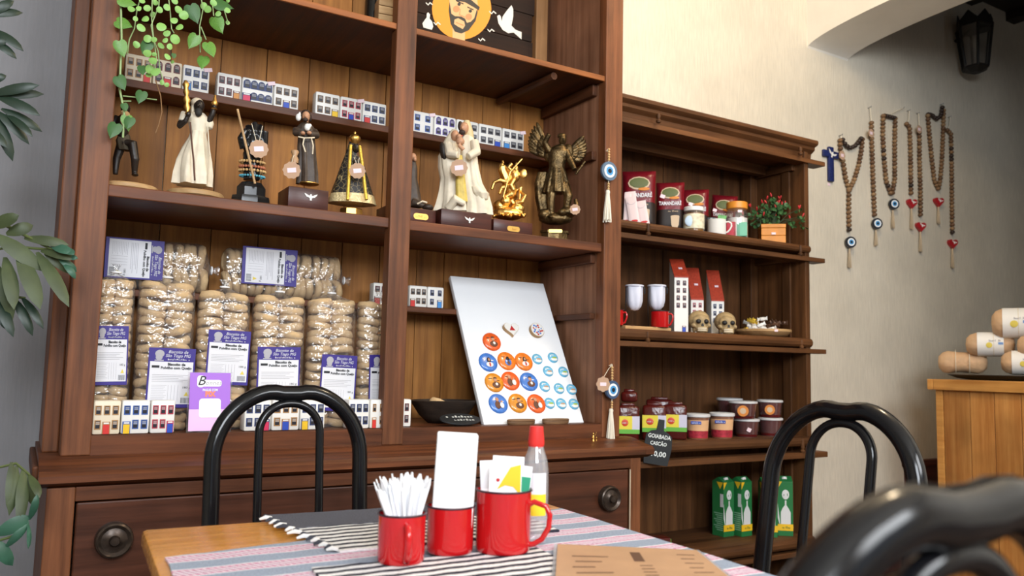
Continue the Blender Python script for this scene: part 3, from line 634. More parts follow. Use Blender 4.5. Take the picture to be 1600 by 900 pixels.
for i, ((zx, zy), lab) in enumerate(zip(sm, sl)):
    u, v = on_board(730+zx/4.735, 480+zy/4.735); q = Rb @ Vector((u, 0, v))+BB0
    t = thing('sea_view_magnet', lab, 'magnet', q, rot=(-lean_a, 0, 0), group='small sea-view magnets on the board'); r = .0215
    B().lathe(dome(r, .008, 0), 20, T=RX).build('magnet_disc', MG['sea'], t, smooth=60)
    B().ell((0, -.0068, -.009), .014, .002, .007, mi=0).ell((.002, -.008, -.003), .010, .0015, .004, mi=1 if i % 2 else 2).ell((-.004, -.0075, .008), .008, .0015, .002, mi=0).build('painted_view', [M_white, M_grn, M_tagp], t, smooth=60)
u, v = on_board(797, 516); t = thing('heart_magnet', 'white wooden heart magnet with a red triangle', 'magnet', Rb @ Vector((u, 0, v))+BB0, rot=(-lean_a, 0, 0))
hp = []
for i in range(28):
    a = 2*pi*i/28; hp.append((.0022*16*sin(a)**3*.9, .0021*(13*cos(a)-5*cos(2*a)-2*cos(3*a)-cos(4*a))*.9))
M_lwood = wood('light_raw_wood', (.36, .22, .10), (.55, .36, .19), 'X', .6)
B().prism(hp, -.014, 0).build('heart_block', M_lwood, t); B().prism([(x*.96, z*.96) for x, z in hp], -.0148, -.014).prism([(-.012, -.009), (.012, -.009), (0, .011)], -.0156, -.0148, 1).build('heart_face', [M_white, M_pred], t)
u, v = on_board(837, 518); t = thing('dove_magnet', 'round wooden magnet with a white dove on a dark red mosaic', 'magnet', Rb @ Vector((u, 0, v))+BB0, rot=(-lean_a, 0, 0))
B().lathe([(.029, 0), (.029, .014)], 24, T=RX).build('wood_slice', M_lwood, t, smooth=40)
b = B().lathe([(.0275, .014), (.0275, .0148), (.001, .0152)], 24, T=RX)
for i in range(16): a = i*2.4; b.ell((.021*sqrt((i+1)/16)*cos(a), -.0155, .021*sqrt((i+1)/16)*sin(a)), .0045, .0012, .004, 6, 4, mi=1+i % 2)
b.build('mosaic_face', [M_white, MG['blue'], M_pred], t, smooth=40)
def dove(par, s_, loc, rot=(0, 0, 0), m_=None, name='white_dove'):
    o = [(0, -.5), (.10, -.45), (.16, -.5), (.12, -.2), (.30, -.05), (.62, .02), (.85, .28), (1.0, .55), (.6, .38), (.3, .22), (.12, .25), (.10, .42), (0, .5)]
    pl = o+[(-x, z) for x, z in o[::-1] if x > 0]
    return B().prism([(x*s_, z*s_) for x, z in pl], -.0016, 0).build(name, m_ or M_white, par, loc, rot)
dove(t, .017, (0, -.0152, .001))
# ------------------------------------------------------------------ bowl, plaque and trays of the right bay
M_dbowl = wood('charred_bowl_wood', (.012, .009, .007), (.045, .030, .022), 'X', .55)
q = PY(688, 655, 2.475); t = thing('wooden_bowl', 'dark carved oval wooden bowl on the bottom shelf', 'bowl', (q.x+.012, 2.475, ZBOT), radians(-6))
B().lathe([(.001, .004), (.055, .0), (.085, .026), (.118, .074), (.112, .076), (.08, .044), (.05, .014), (.001, .012)], 30, T=Matrix.Diagonal((1, .72, 1, 1))).build('bowl_shell', M_dbowl, t, smooth=60)
t = tag(inst(ringm[0], 'loose_biscuit', None, (q.x-.015, 2.46, ZBOT+.066), (radians(20), radians(14), 0), (.034, .034, .03)), 'pale biscuit lying in the dark wooden bowl', 'biscuit')
M_chalk = mat('blackboard_paint', (.012, .014, .016), .6); M_chalkw = mat('white_chalk_writing', (.75, .78, .76), .8)
q = PZ(718, 668, ZBOT+.012); t = thing('oval_plaque', 'small black oval plaque with white chalk writing below the bowl', 'plaque', (PY(719, 664, 2.335).x, 2.338, ZBOT+.018), rot=(radians(-68), 0, radians(-6)))
B().lathe([(.068, 0), (.070, .003), (.068, .006)], 32, T=RX @ Matrix.Diagonal((1, .55, 1, 1))).build('plaque_body', M_chalk, t, smooth=40)
scrawl(9, .019, M_chalkw, t, (0, -.0066, .013), .095, 3, .14); scrawl(7, .017, M_chalkw, t, (.01, -.0066, -.010), .072, 4, .14)
for x_, nm in ((PY(815, 659, 2.335).x, 'round carved wooden coaster at the left foot of the magnet board'), (PY(869, 657, 2.335).x, 'round carved wooden coaster at the right foot of the magnet board')):
    t = thing('wooden_coaster', nm, 'coaster', (x_, 2.338, ZBOT), group='carved coasters before the board')
    B().lathe([(.050, 0), (.054, .004), (.054, .011), (.050, .015), (.001, .015)], 28, T=Matrix.Diagonal((1, .38, 1, 1))).build('coaster_disc', wood('coaster_wood', (.10, .05, .025), (.25, .14, .07), 'X', .5), t, smooth=40)
    B().tube([(.051*cos(a), .051*.38*sin(a), .0135) for a in [i/28*2*pi for i in range(28)]], .004, 6, closed=True).build('coaster_rim', MAT['coaster_wood'], t, smooth=60)
# tiny gilt figures on the counter
for px_, py_, nm in ((690, 684, 'tiny gilt figurine on the counter behind the napkins'), (927, 686, 'tiny gilt figurine pair on the counter near the right post')):
    q = PY(px_, py_, 2.265); t = thing('gilt_figurine', nm, 'figurine', (q.x, 2.265, .788), group='tiny gilt figurines')
    B().lathe([(.006, 0), (.005, .008), (.0035, .014), (.0045, .020), (.002, .026)], 10).ell((0, 0, .030), .0035, .0035, .004, 8, 6).tube([(0, 0, .022), (.008, -.003, .028), (.010, -.003, .036)], .0015, 6).tube([(0, 0, .022), (-.007, -.003, .017)], .0015, 6).build('figure', M_gold, t, smooth=60)
    B().lathe([(.004, 0), (.0025, .008), (.003, .014)], 8, T=Matrix.Translation((.013, 0, 0))).ell((.013, 0, .017), .0028, .0028, .003, 8, 6).build('small_figure', M_gold, t, smooth=60)
# ------------------------------------------------------------------ evil-eye pendants on the right post
M_eyeb = mat('steel_blue_enamel', (.045, .085, .17), .35); M_eyew = mat('white_enamel', (.82, .84, .86), .3); M_eyec = mat('cyan_enamel', (.06, .30, .62), .3); M_eyed = mat('dark_pupil_enamel', (.012, .014, .022), .3)
M_bead = mat('pale_wood_bead', (.60, .38, .16), .5)
M_tassel = mat('cream_cotton_tassel', (.80, .74, .62), .85)
def tassel(par, z, L_, r, name='tassel', n=26, sd=1):
    rnd = random.Random(sd); b = B(); b.lathe([(r*.35, z), (r*.5, z-L_*.06), (r*.42, z-L_*.13)], 10)
    for i in range(n):
        a = i*2.4; q = sqrt((i+.5)/n); x, y = r*q*cos(a), r*q*sin(a); L2 = L_*(1+rnd.uniform(-.06, .04))
        b.tube([(x*.3, y*.3, z-L_*.08), (x*.55, y*.55, z-L_*.4), (x*.85, y*.7, z-L_*.75), (x, y*.8, z-L2)], r*.13, 5)
    return b.build(name, M_tassel, par, smooth=60)
def eye_disc(par, r, z, th=.010, rot=None, rim=None):
    o = B().lathe([(r, 0), (r*1.02, th*.3), (r*1.02, th*.7), (r, th)], 30, T=RX).build('eye_disc', rim or M_eyeb, par, (0, 0, z), rot, smooth=40)
    b = B().lathe([(r*.70, 0), (r*.70, th+.0006), (r*.001, th+.0008)], 28, 0, RX).lathe([(r*.46, 0), (r*.46, th+.0014), (r*.001, th+.0016)], 24, 1, RX).lathe([(r*.24, 0), (r*.24, th+.0022), (r*.001, th+.0024)], 20, 2, RX)
    b.build('eye_rings', [M_eyew, M_eyec, M_eyed], o, smooth=40); return o
def eye_pendant(label, px, py, r, zt, tl, rz=0, tagged=False, rim=None):
    q = PY(px, py, YF-.012); t = thing('eye_pendant', label, 'pendant', q, rz, 'evil-eye pendants on the right post')
    eye_disc(t, r, 0, rim=rim)
    b = B()
    for i in range(5): b.ell((0, -.004, r+.008+i*.0095), .0048, .0048, .0048, 10, 6)
    for i in range(3): b.ell((0, -.004, -r-.012-i*.009), .0045, .0045, .0045, 10, 6)
    b.build('wooden_beads', M_bead, t, smooth=60)
    B().tube([(0, -.004, -r-.04), (0, -.004, -r), (0, -.004, r), (0, -.002, zt)], .0014, 6).tube([(0, .0, zt+.006*cos(a)) if False else (.005*sin(a), .0, zt+.005*cos(a)) for a in [i/10*2*pi for i in range(10)]], .0012, 6, closed=True).tube([(0, .012, zt), (0, -.003, zt), (0, -.004, zt+.004)], .0018, 6).build('cord_and_hook', M_string, t, smooth=60)
    tassel(t, -r-.034, tl, .017, sd=int(px))
    if tagged:
        g = B().prism([(.026*(1+.06*cos(8*a))*cos(a), .026*(1+.06*cos(8*a))*sin(a)) for a in [i/48*2*pi for i in range(48)]], -.0006, .0006).build('price_tag', M_tagp, t, (-.052, -.014, .020), (0, 0, radians(-15)))
        B().box(-.012, .012, -.0012, 0, -.006, .006).build('price_sticker', M_price, g)
        B().tube([(-.050, -.014, .044), (-.022, -.010, .075), (-.002, -.004, .085), (.0, -.004, .05)], .001, 5).build('tag_string', M_string, t)
    return t
eye_pendant('blue evil-eye pendant with tassel, upper one on the right post', 950, 268, .0345, .078, .115, rim=mat('grey_blue_wood_rim', (.10, .16, .24), .6))
eye_pendant('dark blue evil-eye pendant with kraft price tag, lower one on the right post', 955, 609, .032, .085, .11, rz=radians(5), tagged=True)
# ------------------------------------------------------------------ statuettes on the middle shelf
def proj(P):
    P = Vector(P)-Vector((0, 0, CZ)); k = P.dot(_f); return 800+FPX*P.dot(_r)/k, 450-FPX*P.dot(_u)/k
RM = lambda v: (('REMESH', dict(mode='VOXEL', voxel_size=v, use_smooth_shade=True)), ('SMOOTH', dict(factor=.5, iterations=2)))
class Fig:
    """figure builder: shapes are given at photograph positions around an upright axis, with real depth in metres"""
    def __init__(s, name, label, px0, Y, Z, cat='statuette', group='statuettes on the middle shelf', py_hint=300):
        x = PY(px0, py_hint, Y).x; s.o = Vector((x, Y, Z)); s.rz = -math.atan2(x, Y)
        s.k = (s.o-Vector((0, 0, CZ))).dot(_f); a = -s.rz-YAW; s.mv = s.k/FPX; s.mh = s.k*cos(a)/FPX
        s.px0, s.py0 = proj(s.o); s.t = thing(name, label, cat, s.o, s.rz, group); s.new()
    def new(s): s.b = B(); return s
    def L(s, px, py, dy=0.0):
        z = (s.py0-py)*s.mv
        for _ in range(3): z += (proj(s.o+Vector((0, 0, z)))[1]-py)*s.mv
        ax = proj(s.o+Vector((0, 0, z)))[0]; return Vector(((px-ax)*s.mh, dy, z))
    def e(s, px, py, rx, rz, d, dy=0, mi=0, rot=0, n=14, k=9):
        s.b.ell(s.L(px, py, dy), rx*s.mh, d, rz*s.mv, n, k, mi, Euler((0, radians(rot), 0)).to_matrix()); return s
    def tu(s, pts, r, mi=0, n=8):
        rr = [q*s.mv for q in r] if isinstance(r, (list, tuple)) else r*s.mv
        s.b.tube([s.L(p[0], p[1], p[2] if len(p) > 2 else 0) for p in pts], rr, n, mi); return s
    def loft(s, secs, fold=0, nf=9, n=44, ph=0, mi=0, flat=.8):
        """secs: (py, left px, right px[, depth ratio, dy]) bottom to top"""
        vs = []; fs = []; H = len(secs)
        for j, q in enumerate(secs):
            a = s.L(q[1], q[0]); c = s.L(q[2], q[0]); r = (c.x-a.x)/2; cx = (a.x+c.x)/2; z = (a.z+c.z)/2
            dr = q[3] if len(q) > 3 else flat; dy = q[4] if len(q) > 4 else 0
            amp = fold*(1-j/(H-1)*.75)
            for i in range(n):
                t = 2*pi*i/n; w_ = 1+amp*(sin(nf*t+ph+j*.35)+.5*sin((nf*2+1)*t+1.3*ph))
                vs.append((cx+r*w_*cos(t), dy+r*dr*w_*sin(t), z))
        for j in range(H-1):
            for i in range(n): fs.append((j*n+i, j*n+(i+1) % n, (j+1)*n+(i+1) % n, (j+1)*n+i))
        fs.append(tuple(range(n-1, -1, -1))); fs.append(tuple((H-1)*n+i for i in range(n)))
        s.b.add(vs, fs, mi); return s
    def part(s, name, m_, fuse=None, smooth=60):
        o = s.b.build(name, m_, s.t, smooth=smooth, mods=RM(fuse) if fuse else ()); s.new(); return o
    def box(s, name, m_, pl, pr, y1, h, dep, front=None, bev=.002, z0=0):
        """plinth square to the cabinet: px left / right of its front edge"""
        yf = (front if front is not None else YF+.016); xa = PY(pl, y1, yf).x; xb = PY(pr, y1, yf).x
        o = B().box(xa-s.o.x, xb-s.o.x, yf-s.o.y, yf-s.o.y+dep, z0, z0+h, bev=bev).build(name, m_, s.t, (0, 0, 0), (0, 0, -s.rz), smooth=30); return o, (xa+xb)/2-s.o.x, yf-s.o.y
    def tagc(s, px, py, dy, r=13, strings=()):
        g = B().prism([(r*s.mv*(1+.05*cos(10*a))*cos(a), r*s.mv*(1+.05*cos(10*a))*sin(a)) for a in [i/60*2*pi for i in range(60)]], -.0006, .0006).build('price_tag', M_tagp, s.t, s.L(px, py, dy))
        B().box(-r*s.mv*.5, r*s.mv*.5, -.0012, 0, -r*s.mv*.28, r*s.mv*.28).build('price_sticker', M_price, g, rot=(0, radians(-8), 0))
        if strings:
            b = B()
            for pts in strings: b.tube([s.L(*p) for p in pts], .0009, 5)
            b.build('tag_string', M_string, s.t)
M_mahog = wood('mahogany_plinth', (.035, .008, .006), (.085, .020, .013), 'X', .3, coat=.4)
M_disc = wood('pale_disc_wood', (.40, .22, .09), (.62, .40, .19), 'X', .5)
M_wrobe = mat('ivory_glazed_robe', (.74, .65, .50), .42, var=.16, vscale=30)
M_dskin = mat('dark_painted_skin', (.020, .014, .011), .4)
M_tan = mat('tan_painted_skin', (.50, .26, .15), .5)
M_antg = mat('antique_gold', (.62, .34, .09), .35, .85, var=.4, vscale=80)
M_habit = mat('dark_brown_habit', (.060, .040, .028), .5, var=.35, vscale=60)
M_cream = mat('cream_painted_cloth', (.70, .60, .44), .5, var=.2, vscale=60)
# 1 dark dancing figure half hidden by the left post
F = Fig('dancer_statuette', 'dark dancing figure with bent leg on a pale wooden disc by the left post', 200, 2.40, ZA)
F.b.lathe([(.072, 0), (.076, .004), (.076, .012), (.072, .016), (.001, .016)], 36); F.part('disc_base', M_disc, smooth=40)
F.tu([(192, 226, 0), (207, 226, -.01), (211, 250, -.015), (210, 272, 0)], [9, 8, 6.5, 4]).e(211, 273, 6, 2.5, .018, -.008).tu([(190, 226, .01), (182, 250, .01), (180, 274, .01)], [8, 6, 4]).e(192, 200, 11, 22, .026).e(196, 172, 8, 9, .018).tu([(184, 185, 0), (174, 200, 0), (180, 215, -.02)], [5, 4.5, 4]); F.part('body', M_dskin, .0028)
F.loft([(236, 184, 206), (222, 181, 205), (212, 185, 203)], .08, 7); F.part('loincloth', mat('olive_brown_cloth', (.06, .045, .025), .7), smooth=60)
F.tu([(190, 180, -.03), (198, 190, -.034), (203, 205, -.034)], 3.2).e(196, 192, 9, 14, .006, -.03); F.part('drum_skin', M_disc, .003)
# 2 white-robed elder with raised arms
F = Fig('elder_statuette', 'ivory-robed dark elder statuette raising gold chalices, on a pale wooden disc', 305, 2.392, ZA)
F.b.lathe([(.072, 0), (.078, .004), (.078, .013), (.073, .018), (.001, .018)], 40); F.part('disc_base', M_disc, smooth=40)
F.loft([(290, 272, 328), (272, 273, 329), (252, 277, 328), (232, 286, 326), (216, 295, 323), (206, 298, 322)], .17, 6, ph=.6); F.part('skirt', M_wrobe, smooth=60)
F.loft([(210, 297, 323), (200, 295, 325), (190, 293, 327), (182, 296, 325), (176, 303, 319)], .02, 6, flat=.62).tu([(325, 185, 0), (328, 192, 0), (327, 200, -.006)], [7, 7, 5]).tu([(296, 184, 0), (288, 184, -.008), (284, 195, -.012)], [7, 8, 6]); F.part('tunic', M_wrobe, .0026)
F.loft([(289, 315, 328), (262, 317, 330), (235, 318, 327), (215, 316, 323)], .10, 5, flat=.5); F.part('hanging_sash', M_cream, smooth=60)
F.tu([(283, 196, -.012), (280, 203, -.018), (290, 196, -.03), (294, 187, -.034)], [5.5, 5, 4, 3.5]).e(294, 186, 4.5, 5, .010, -.034).tu([(326, 190, -.004), (332, 178, -.012), (335, 168, -.016)], [5, 4.5, 3.6]).e(335, 167, 4.2, 4.5, .010, -.016).e(311, 167, 9, 11, .020, -.004).e(309, 169, 1.8, 3, .006, -.024).tu([(311, 172, 0), (311, 182, 0)], 5); F.part('head_and_arms', M_dskin, .0022)
F.e(308, 161, 10.5, 8, .022, .004).e(301, 172, 4, 12, .014, .008); F.part('white_hair', M_cream, .0022)
F.e(310, 179, 6, 7, .008, -.022); F.part('beard', mat('charcoal_beard', (.02, .018, .016), .7), smooth=60)
F.b.lathe([(.002, 0), (.008, .004), (.004, .012), (.010, .022), (.006, .034), (.011, .044), (.005, .056), (.009, .066), (.006, .078), (.010, .088), (.003, .10)], 12, T=Matrix.Translation(F.L(293, 188, -.034)) @ Euler((0, radians(-6), 0)).to_matrix().to_4x4()); F.part('gold_chalice_staff', M_antg, smooth=60)
F.b.lathe([(.003, 0), (.009, .004), (.004, .010), (.010, .020), (.006, .028), (.003, .044)], 12, T=Matrix.Translation(F.L(335, 172, -.016))); F.part('gold_cup', M_antg, smooth=60)
F.tu([(297, 197, -.03), (299, 225, -.036), (302, 255, -.047), (304, 288, -.052)], 1.3); F.part('bead_rope', mat('brown_rope', (.10, .045, .03), .8))
F.tu([(324, 192, -.022), (326, 222, -.026), (328, 245, -.032)], .8); F.part('neck_cord', M_string)
# 3 black hand sculpture
M_gblk = mat('gloss_black_resin', (.008, .008, .009), .18)
F = Fig('hand_sculpture', 'glossy black hand sculpture with bead bracelets on a black pedestal', 393, 2.372, ZA, 'sculpture')
for r1, z0, z1, r2 in ((.058, 0, .022, .056), (.044, .022, .064, .030)):
    F.b.lathe([(r1, z0), (r1, z0+(z1-z0)*.6), (r2, z1), (.001, z1)], 8, T=Euler((0, 0, pi/8)).to_matrix().to_4x4() @ Matrix.Diagonal((1, .8, 1, 1)))
F.part('pedestal', M_gblk, smooth=20)
F.tu([(393, 282, 0), (393, 255, 0), (394, 240, 0)], [13, 13, 15]).e(397, 226, 19, 21, .026).tu([(381, 236, -.018), (377, 222, -.026), (384, 208, -.026)], [6.5, 6.5, 5])
for i, (fx, ft) in enumerate(((386, 196), (396, 191), (405, 194), (413, 202))): F.tu([(fx, 226, -.006), (fx+1, 206, -.014), (fx+2, ft+4, -.006), (fx+2, ft+14, .010)], [6, 5.6, 5.2, 4.6])
F.part('hand', M_gblk, .0024)
def ringb(zpx, r, nb, m_, name, s_=.0042):
    c = F.L(394, zpx); b = B()
    for i in range(nb): a = 2*pi*i/nb; b.ell((c.x+r*cos(a), r*.85*sin(a), c.z+.002*sin(a)), s_, s_, s_, 8, 6)
    b.build(name, m_, F.t, smooth=60)
ringb(254, .034, 22, M_bead, 'bead_bracelet'); ringb(262, .034, 24, mat('coral_beads', (.45, .15, .08), .5), 'bead_bracelet'); ringb(268, .036, 22, M_bead, 'bead_bracelet'); ringb(276, .034, 26, mat('turquoise_beads', (.10, .42, .55), .4), 'bead_bracelet', .0034)
F.tu([(371, 181, -.045), (398, 294, -.065)], 1.9); F.part('wooden_stick', M_lwood)
F.tagc(404, 238, -.046, 14, [((393, 198, -.03), (400, 226, -.046)), ((410, 200, -.03), (405, 226, -.046))])
# 4 friar with doves
F = Fig('friar_statuette', 'brown-robed friar statuette holding a dove, on a plinth with a white dove', 478, 2.385, ZA)
bx_, cx_, cy_ = F.box('plinth', M_mahog, 450, 513, 318, .060, .115, front=2.322)
dove(bx_, .020, (cx_+.006, cy_-.0005, .034))
F.b.T = T3(0, 0, .06); F.b.T = Matrix.Identity(4)
F.e(482, 287, 17, 3, .03); F.part('gilt_ground', M_antg, smooth=60)
F.loft([(288, 463, 495), (272, 464, 495), (250, 465, 493), (230, 465, 492), (214, 466, 491), (204, 463, 493), (198, 466, 490), (193, 471, 484)], .13, 7, ph=1.1, flat=.75); F.part('habit', M_habit, smooth=60)
F.loft([(212, 461, 494), (205, 461, 494), (198, 466, 489), (192, 472, 484)], .03, 5, flat=.72).tu([(463, 205, -.004), (462, 212, -.02), (472, 215, -.034)], [6, 6, 5]).tu([(491, 205, -.004), (494, 213, -.02), (484, 214, -.036)], [6, 6.5, 5]); F.part('cape_and_sleeves', M_habit, .0024)
F.e(478, 183, 6.5, 9, .016, -.004).e(477, 185, 1.4, 2.4, .005, -.020).tu([(478, 190, 0), (478, 197, 0)], 4); F.part('head', M_tan, .002)
F.e(473, 214, 4, 3, .010, -.036); F.part('hand', M_tan)
F.e(483, 213, 4, 3, .010, -.038); F.part('hand', M_tan)
F.e(478, 177, 7.5, 5.5, .018, .003).e(471, 183, 2.5, 6, .012, .004).e(485, 184, 2.5, 6, .012, .004).e(477, 190, 4.5, 3.5, .008, -.016); F.part('dark_hair_and_beard', mat('dark_brown_hair', (.035, .018, .012), .7), .002)
F.e(480, 205, 5, 6, .008, -.042).e(484, 202, 3, 3, .006, -.042).e(466, 188, 4.5, 6, .009, -.02).e(468, 183, 2, 4, .005, -.02); F.part('held_doves', M_white, .002)
F.tu([(466, 220, -.036), (475, 222, -.042), (484, 221, -.042), (491, 219, -.034)], 1.2).tu([(475, 222, -.042), (473, 232, -.044), (477, 244, -.046)], 1.1).tu([(486, 221, -.042), (489, 232, -.042), (488, 246, -.044)], 1.1); F.part('rope_belt', M_cream)
F.b.lathe([(.011, 0), (.012, .012), (.007, .022), (.012, .034), (.010, .038)], 14, T=Matrix.Translation(F.L(460, 262, -.045))); F.part('small_cup', mat('tan_horn', (.42, .25, .13), .4), smooth=60)
F.tagc(456, 275, -.062, 13, [((456, 263, -.06), (460, 248, -.05)),])
# 5 crowned figure in a gold-trimmed black cloak
F = Fig('crowned_madonna', 'crowned dark figure in a wide black cloak with gold hem and trim', 550, 2.375, ZA)
b = F.b; b.lathe([(.034, 0), (.038, .004), (.036, .022), (.028, .026), (.001, .026)], 8, T=Euler((0, 0, pi/8)).to_matrix().to_4x4()); F.part('gilt_pedestal', M_gold, smooth=25)
M_cloak = bpy.data.materials.new('black_cloak_gold_tracery'); M_cloak.use_nodes = True; nt = M_cloak.node_tree; bs = nt.nodes['Principled BSDF']
tc = nt.nodes.new('ShaderNodeTexCoord'); vo = nt.nodes.new('ShaderNodeTexVoronoi'); vo.feature = 'DISTANCE_TO_EDGE'; vo.inputs['Scale'].default_value = 75; nt.links.new(tc.outputs['Object'], vo.inputs['Vector'])
lt = nt.nodes.new('ShaderNodeMath'); lt.operation = 'LESS_THAN'; lt.inputs[1].default_value = .028; nt.links.new(vo.outputs['Distance'], lt.inputs[0])
mx = nt.nodes.new('ShaderNodeMix'); mx.data_type = 'RGBA'; mx.inputs[6].default_value = (.012, .010, .010, 1); mx.inputs[7].default_value = (.30, .22, .10, 1); nt.links.new(lt.outputs[0], mx.inputs[0]); nt.links.new(mx.outputs[2], bs.inputs['Base Color']); bs.inputs['Roughness'].default_value = .45
F.loft([(316, 514, 586), (300, 518, 582), (280, 525, 576), (260, 532, 570), (242, 539, 565), (230, 543, 562), (222, 546, 559)], .03, 7, flat=.62); F.part('cloak', M_cloak, smooth=60)
F.loft([(319, 512, 588), (312, 513.5, 586.5), (305, 515.5, 584.5)], .035, 7, flat=.63); F.part('gold_hem', mat('gold_brocade', (.70, .56, .30), .45, .45, bump=.8, bscale=160), smooth=60)
F.loft([(318, 545, 568, .5, -.022), (295, 547, 566, .5, -.020), (265, 549, 563, .5, -.014), (240, 550, 562, .5, -.008), (228, 551, 560, .5, -.004)], .05, 6); F.part('brown_dress', mat('copper_brown_dress', (.17, .07, .04), .45, .2), smooth=60)
F.tu([(548, 230, -.020), (546, 262, -.036), (544, 300, -.050), (543, 318, -.056)], 2.6).tu([(562, 230, -.018), (566, 262, -.034), (570, 300, -.048), (572, 316, -.054)], 2.6); F.part('gold_trim', mat('yellow_gold_braid', (.75, .50, .08), .4, .6, bump=.6, bscale=200), smooth=60)
F.e(556, 233, 6, 8, .014, -.012).e(556, 235, 1.2, 2, .004, -.026); F.part('face', M_dskin, .002)
F.e(556, 256, 5, 5, .010, -.028); F.part('joined_hands', M_dskin)
b = F.b; b.lathe([(.010, 0), (.013, .006), (.018, .014), (.016, .022), (.009, .028), (.003, .031), (.004, .036), (.001, .040)], 16, T=Matrix.Translation(F.L(554, 225, -.004)), fold=lambda a, z: .06*cos(8*a)); F.part('gold_crown', M_gold, smooth=60)
F.tagc(558, 274, -.066, 12, [((553, 252, -.05), (557, 264, -.066)), ((561, 252, -.05), (559, 264, -.066))])
# 6 seated brown figure behind the middle post
F = Fig('seated_friar', 'brown-robed seated figure half hidden behind the middle post, plinth with gold plate', 646, 2.43, ZA)
bx_, cx_, cy_ = F.box('plinth', M_mahog, 606, 681, 338, .052, .10, front=2.366)
b = B(); b.prism(rrect(-.026, .026, -.010, .010, .0099), -.002, 0).build('gold_plate', M_gold, bx_, (cx_+.030, cy_, .026))
scrawl(8, .012, M_antg, bx_, (cx_+.030, cy_-.0024, .026), .04, 5, .12)
F.loft([(324, 628, 660), (300, 630, 656), (280, 634, 652), (262, 638, 652), (252, 640, 650)], .06, 6).tu([(645, 318, -.02), (658, 322, -.03), (668, 326, -.03)], [6, 5, 4]); F.part('robe', M_habit, .0026)
F.e(668, 326, 9, 5.5, .02, -.03); F.part('sandal', mat('dark_leather', (.03, .018, .012), .5), smooth=60)
F.tu([(652, 322, -.04), (660, 318, -.045), (667, 320, -.045)], 1.6); F.part('pale_sole_strap', M_cream)
F.e(645, 246, 6, 7, .016).e(648, 250, 3, 4, .01, -.01); F.part('head', M_tan, .002)
# 7 veiled couple with infant
F = Fig('veiled_couple', 'ivory-robed veiled couple embracing an infant, on a plinth with a white dove', 716, 2.415, ZA)
bx_, cx_, cy_ = F.box('plinth', M_mahog, 689, 768, 352, .058, .11, front=2.346)
dove(bx_, .019, (cx_+.010, cy_-.0005, .030))
F.loft([(331, 681, 734), (318, 684, 733), (300, 687, 730), (280, 689, 728), (262, 686, 726), (245, 686, 722), (230, 692, 719), (220, 698, 716)], .16, 6, ph=.4, flat=.62); F.part('left_robe', M_wrobe, smooth=60)
F.loft([(334, 718, 767), (322, 720, 766), (305, 720, 762), (285, 719, 752), (265, 719, 748), (248, 717, 746), (230, 716, 745), (216, 720, 741), (211, 724, 736)], .16, 7, ph=2.0, flat=.62); F.part('right_robe', M_wrobe, smooth=60)
F.loft([(312, 746, 762, .7, -.014), (302, 738, 764, .7, -.018), (292, 736, 752, .7, -.018)], .12, 7); F.part('draped_fold', M_wrobe, .0028)
F.tu([(741, 222, -.01), (744, 240, -.03), (731, 250, -.05)], [8, 8, 6]); F.part('sleeve', M_wrobe, .0028)
F.tu([(700, 228, -.01), (703, 245, -.035), (716, 248, -.05)], [8, 8, 6]); F.part('sleeve', M_wrobe, .0028)
F.tu([(700, 330, -.03), (712, 315, -.045), (726, 322, -.04)], [7, 8, 5]); F.part('draped_fold', M_wrobe, .0028)
F.loft([(318, 713, 730, .4, -.040), (290, 712, 727, .4, -.040), (262, 713, 724, .4, -.036), (246, 714, 722, .4, -.030)], .08, 5); F.part('yellow_underdress', mat('yellow_painted_cloth', (.62, .46, .10), .5, var=.2, vscale=60), smooth=60)
F.e(725, 201, 8, 10, .020, -.006).e(722, 203, 1.6, 2.6, .006, -.024).e(711, 214, 7, 9, .018, -.012).e(714, 216, 1.5, 2.4, .005, -.028).e(719, 226, 7, 6, .014, -.04).e(717, 219, 4.5, 4.5, .012, -.042).tu([(724, 240, -.05), (716, 232, -.052)], [3.5, 3]); F.part('faces_and_infant', M_tan, .002)
F.loft([(245, 685, 697, .8, .010), (230, 689, 704, .8, .004), (218, 695, 712, .8, 0), (208, 702, 716, .8, -.004), (203, 706, 714, .8, -.002)], .03, 5); F.part('left_veil', M_cream, smooth=60)
F.loft([(216, 727, 741, .9, .008), (205, 724, 740, .9, .006), (195, 722, 737, .9, .004), (188, 725, 734, .9, .002)], .03, 5); F.part('right_hood', mat('straw_yellow_hood', (.62, .50, .27), .5), smooth=60)
F.e(719, 198, 4, 8, .010, -.010).e(722, 209, 5.5, 4.5, .010, -.018); F.part('dark_beard_and_hair', MAT['dark_brown_hair'], .002)
F.e(693, 240, 6, 16, .020, -.012, rot=-12); F.part('dark_cloak', mat('black_brown_cloak', (.022, .017, .014), .5), smooth=60)
F.tagc(717, 270, -.072, 13, [((718, 240, -.055), (717, 258, -.072)),])
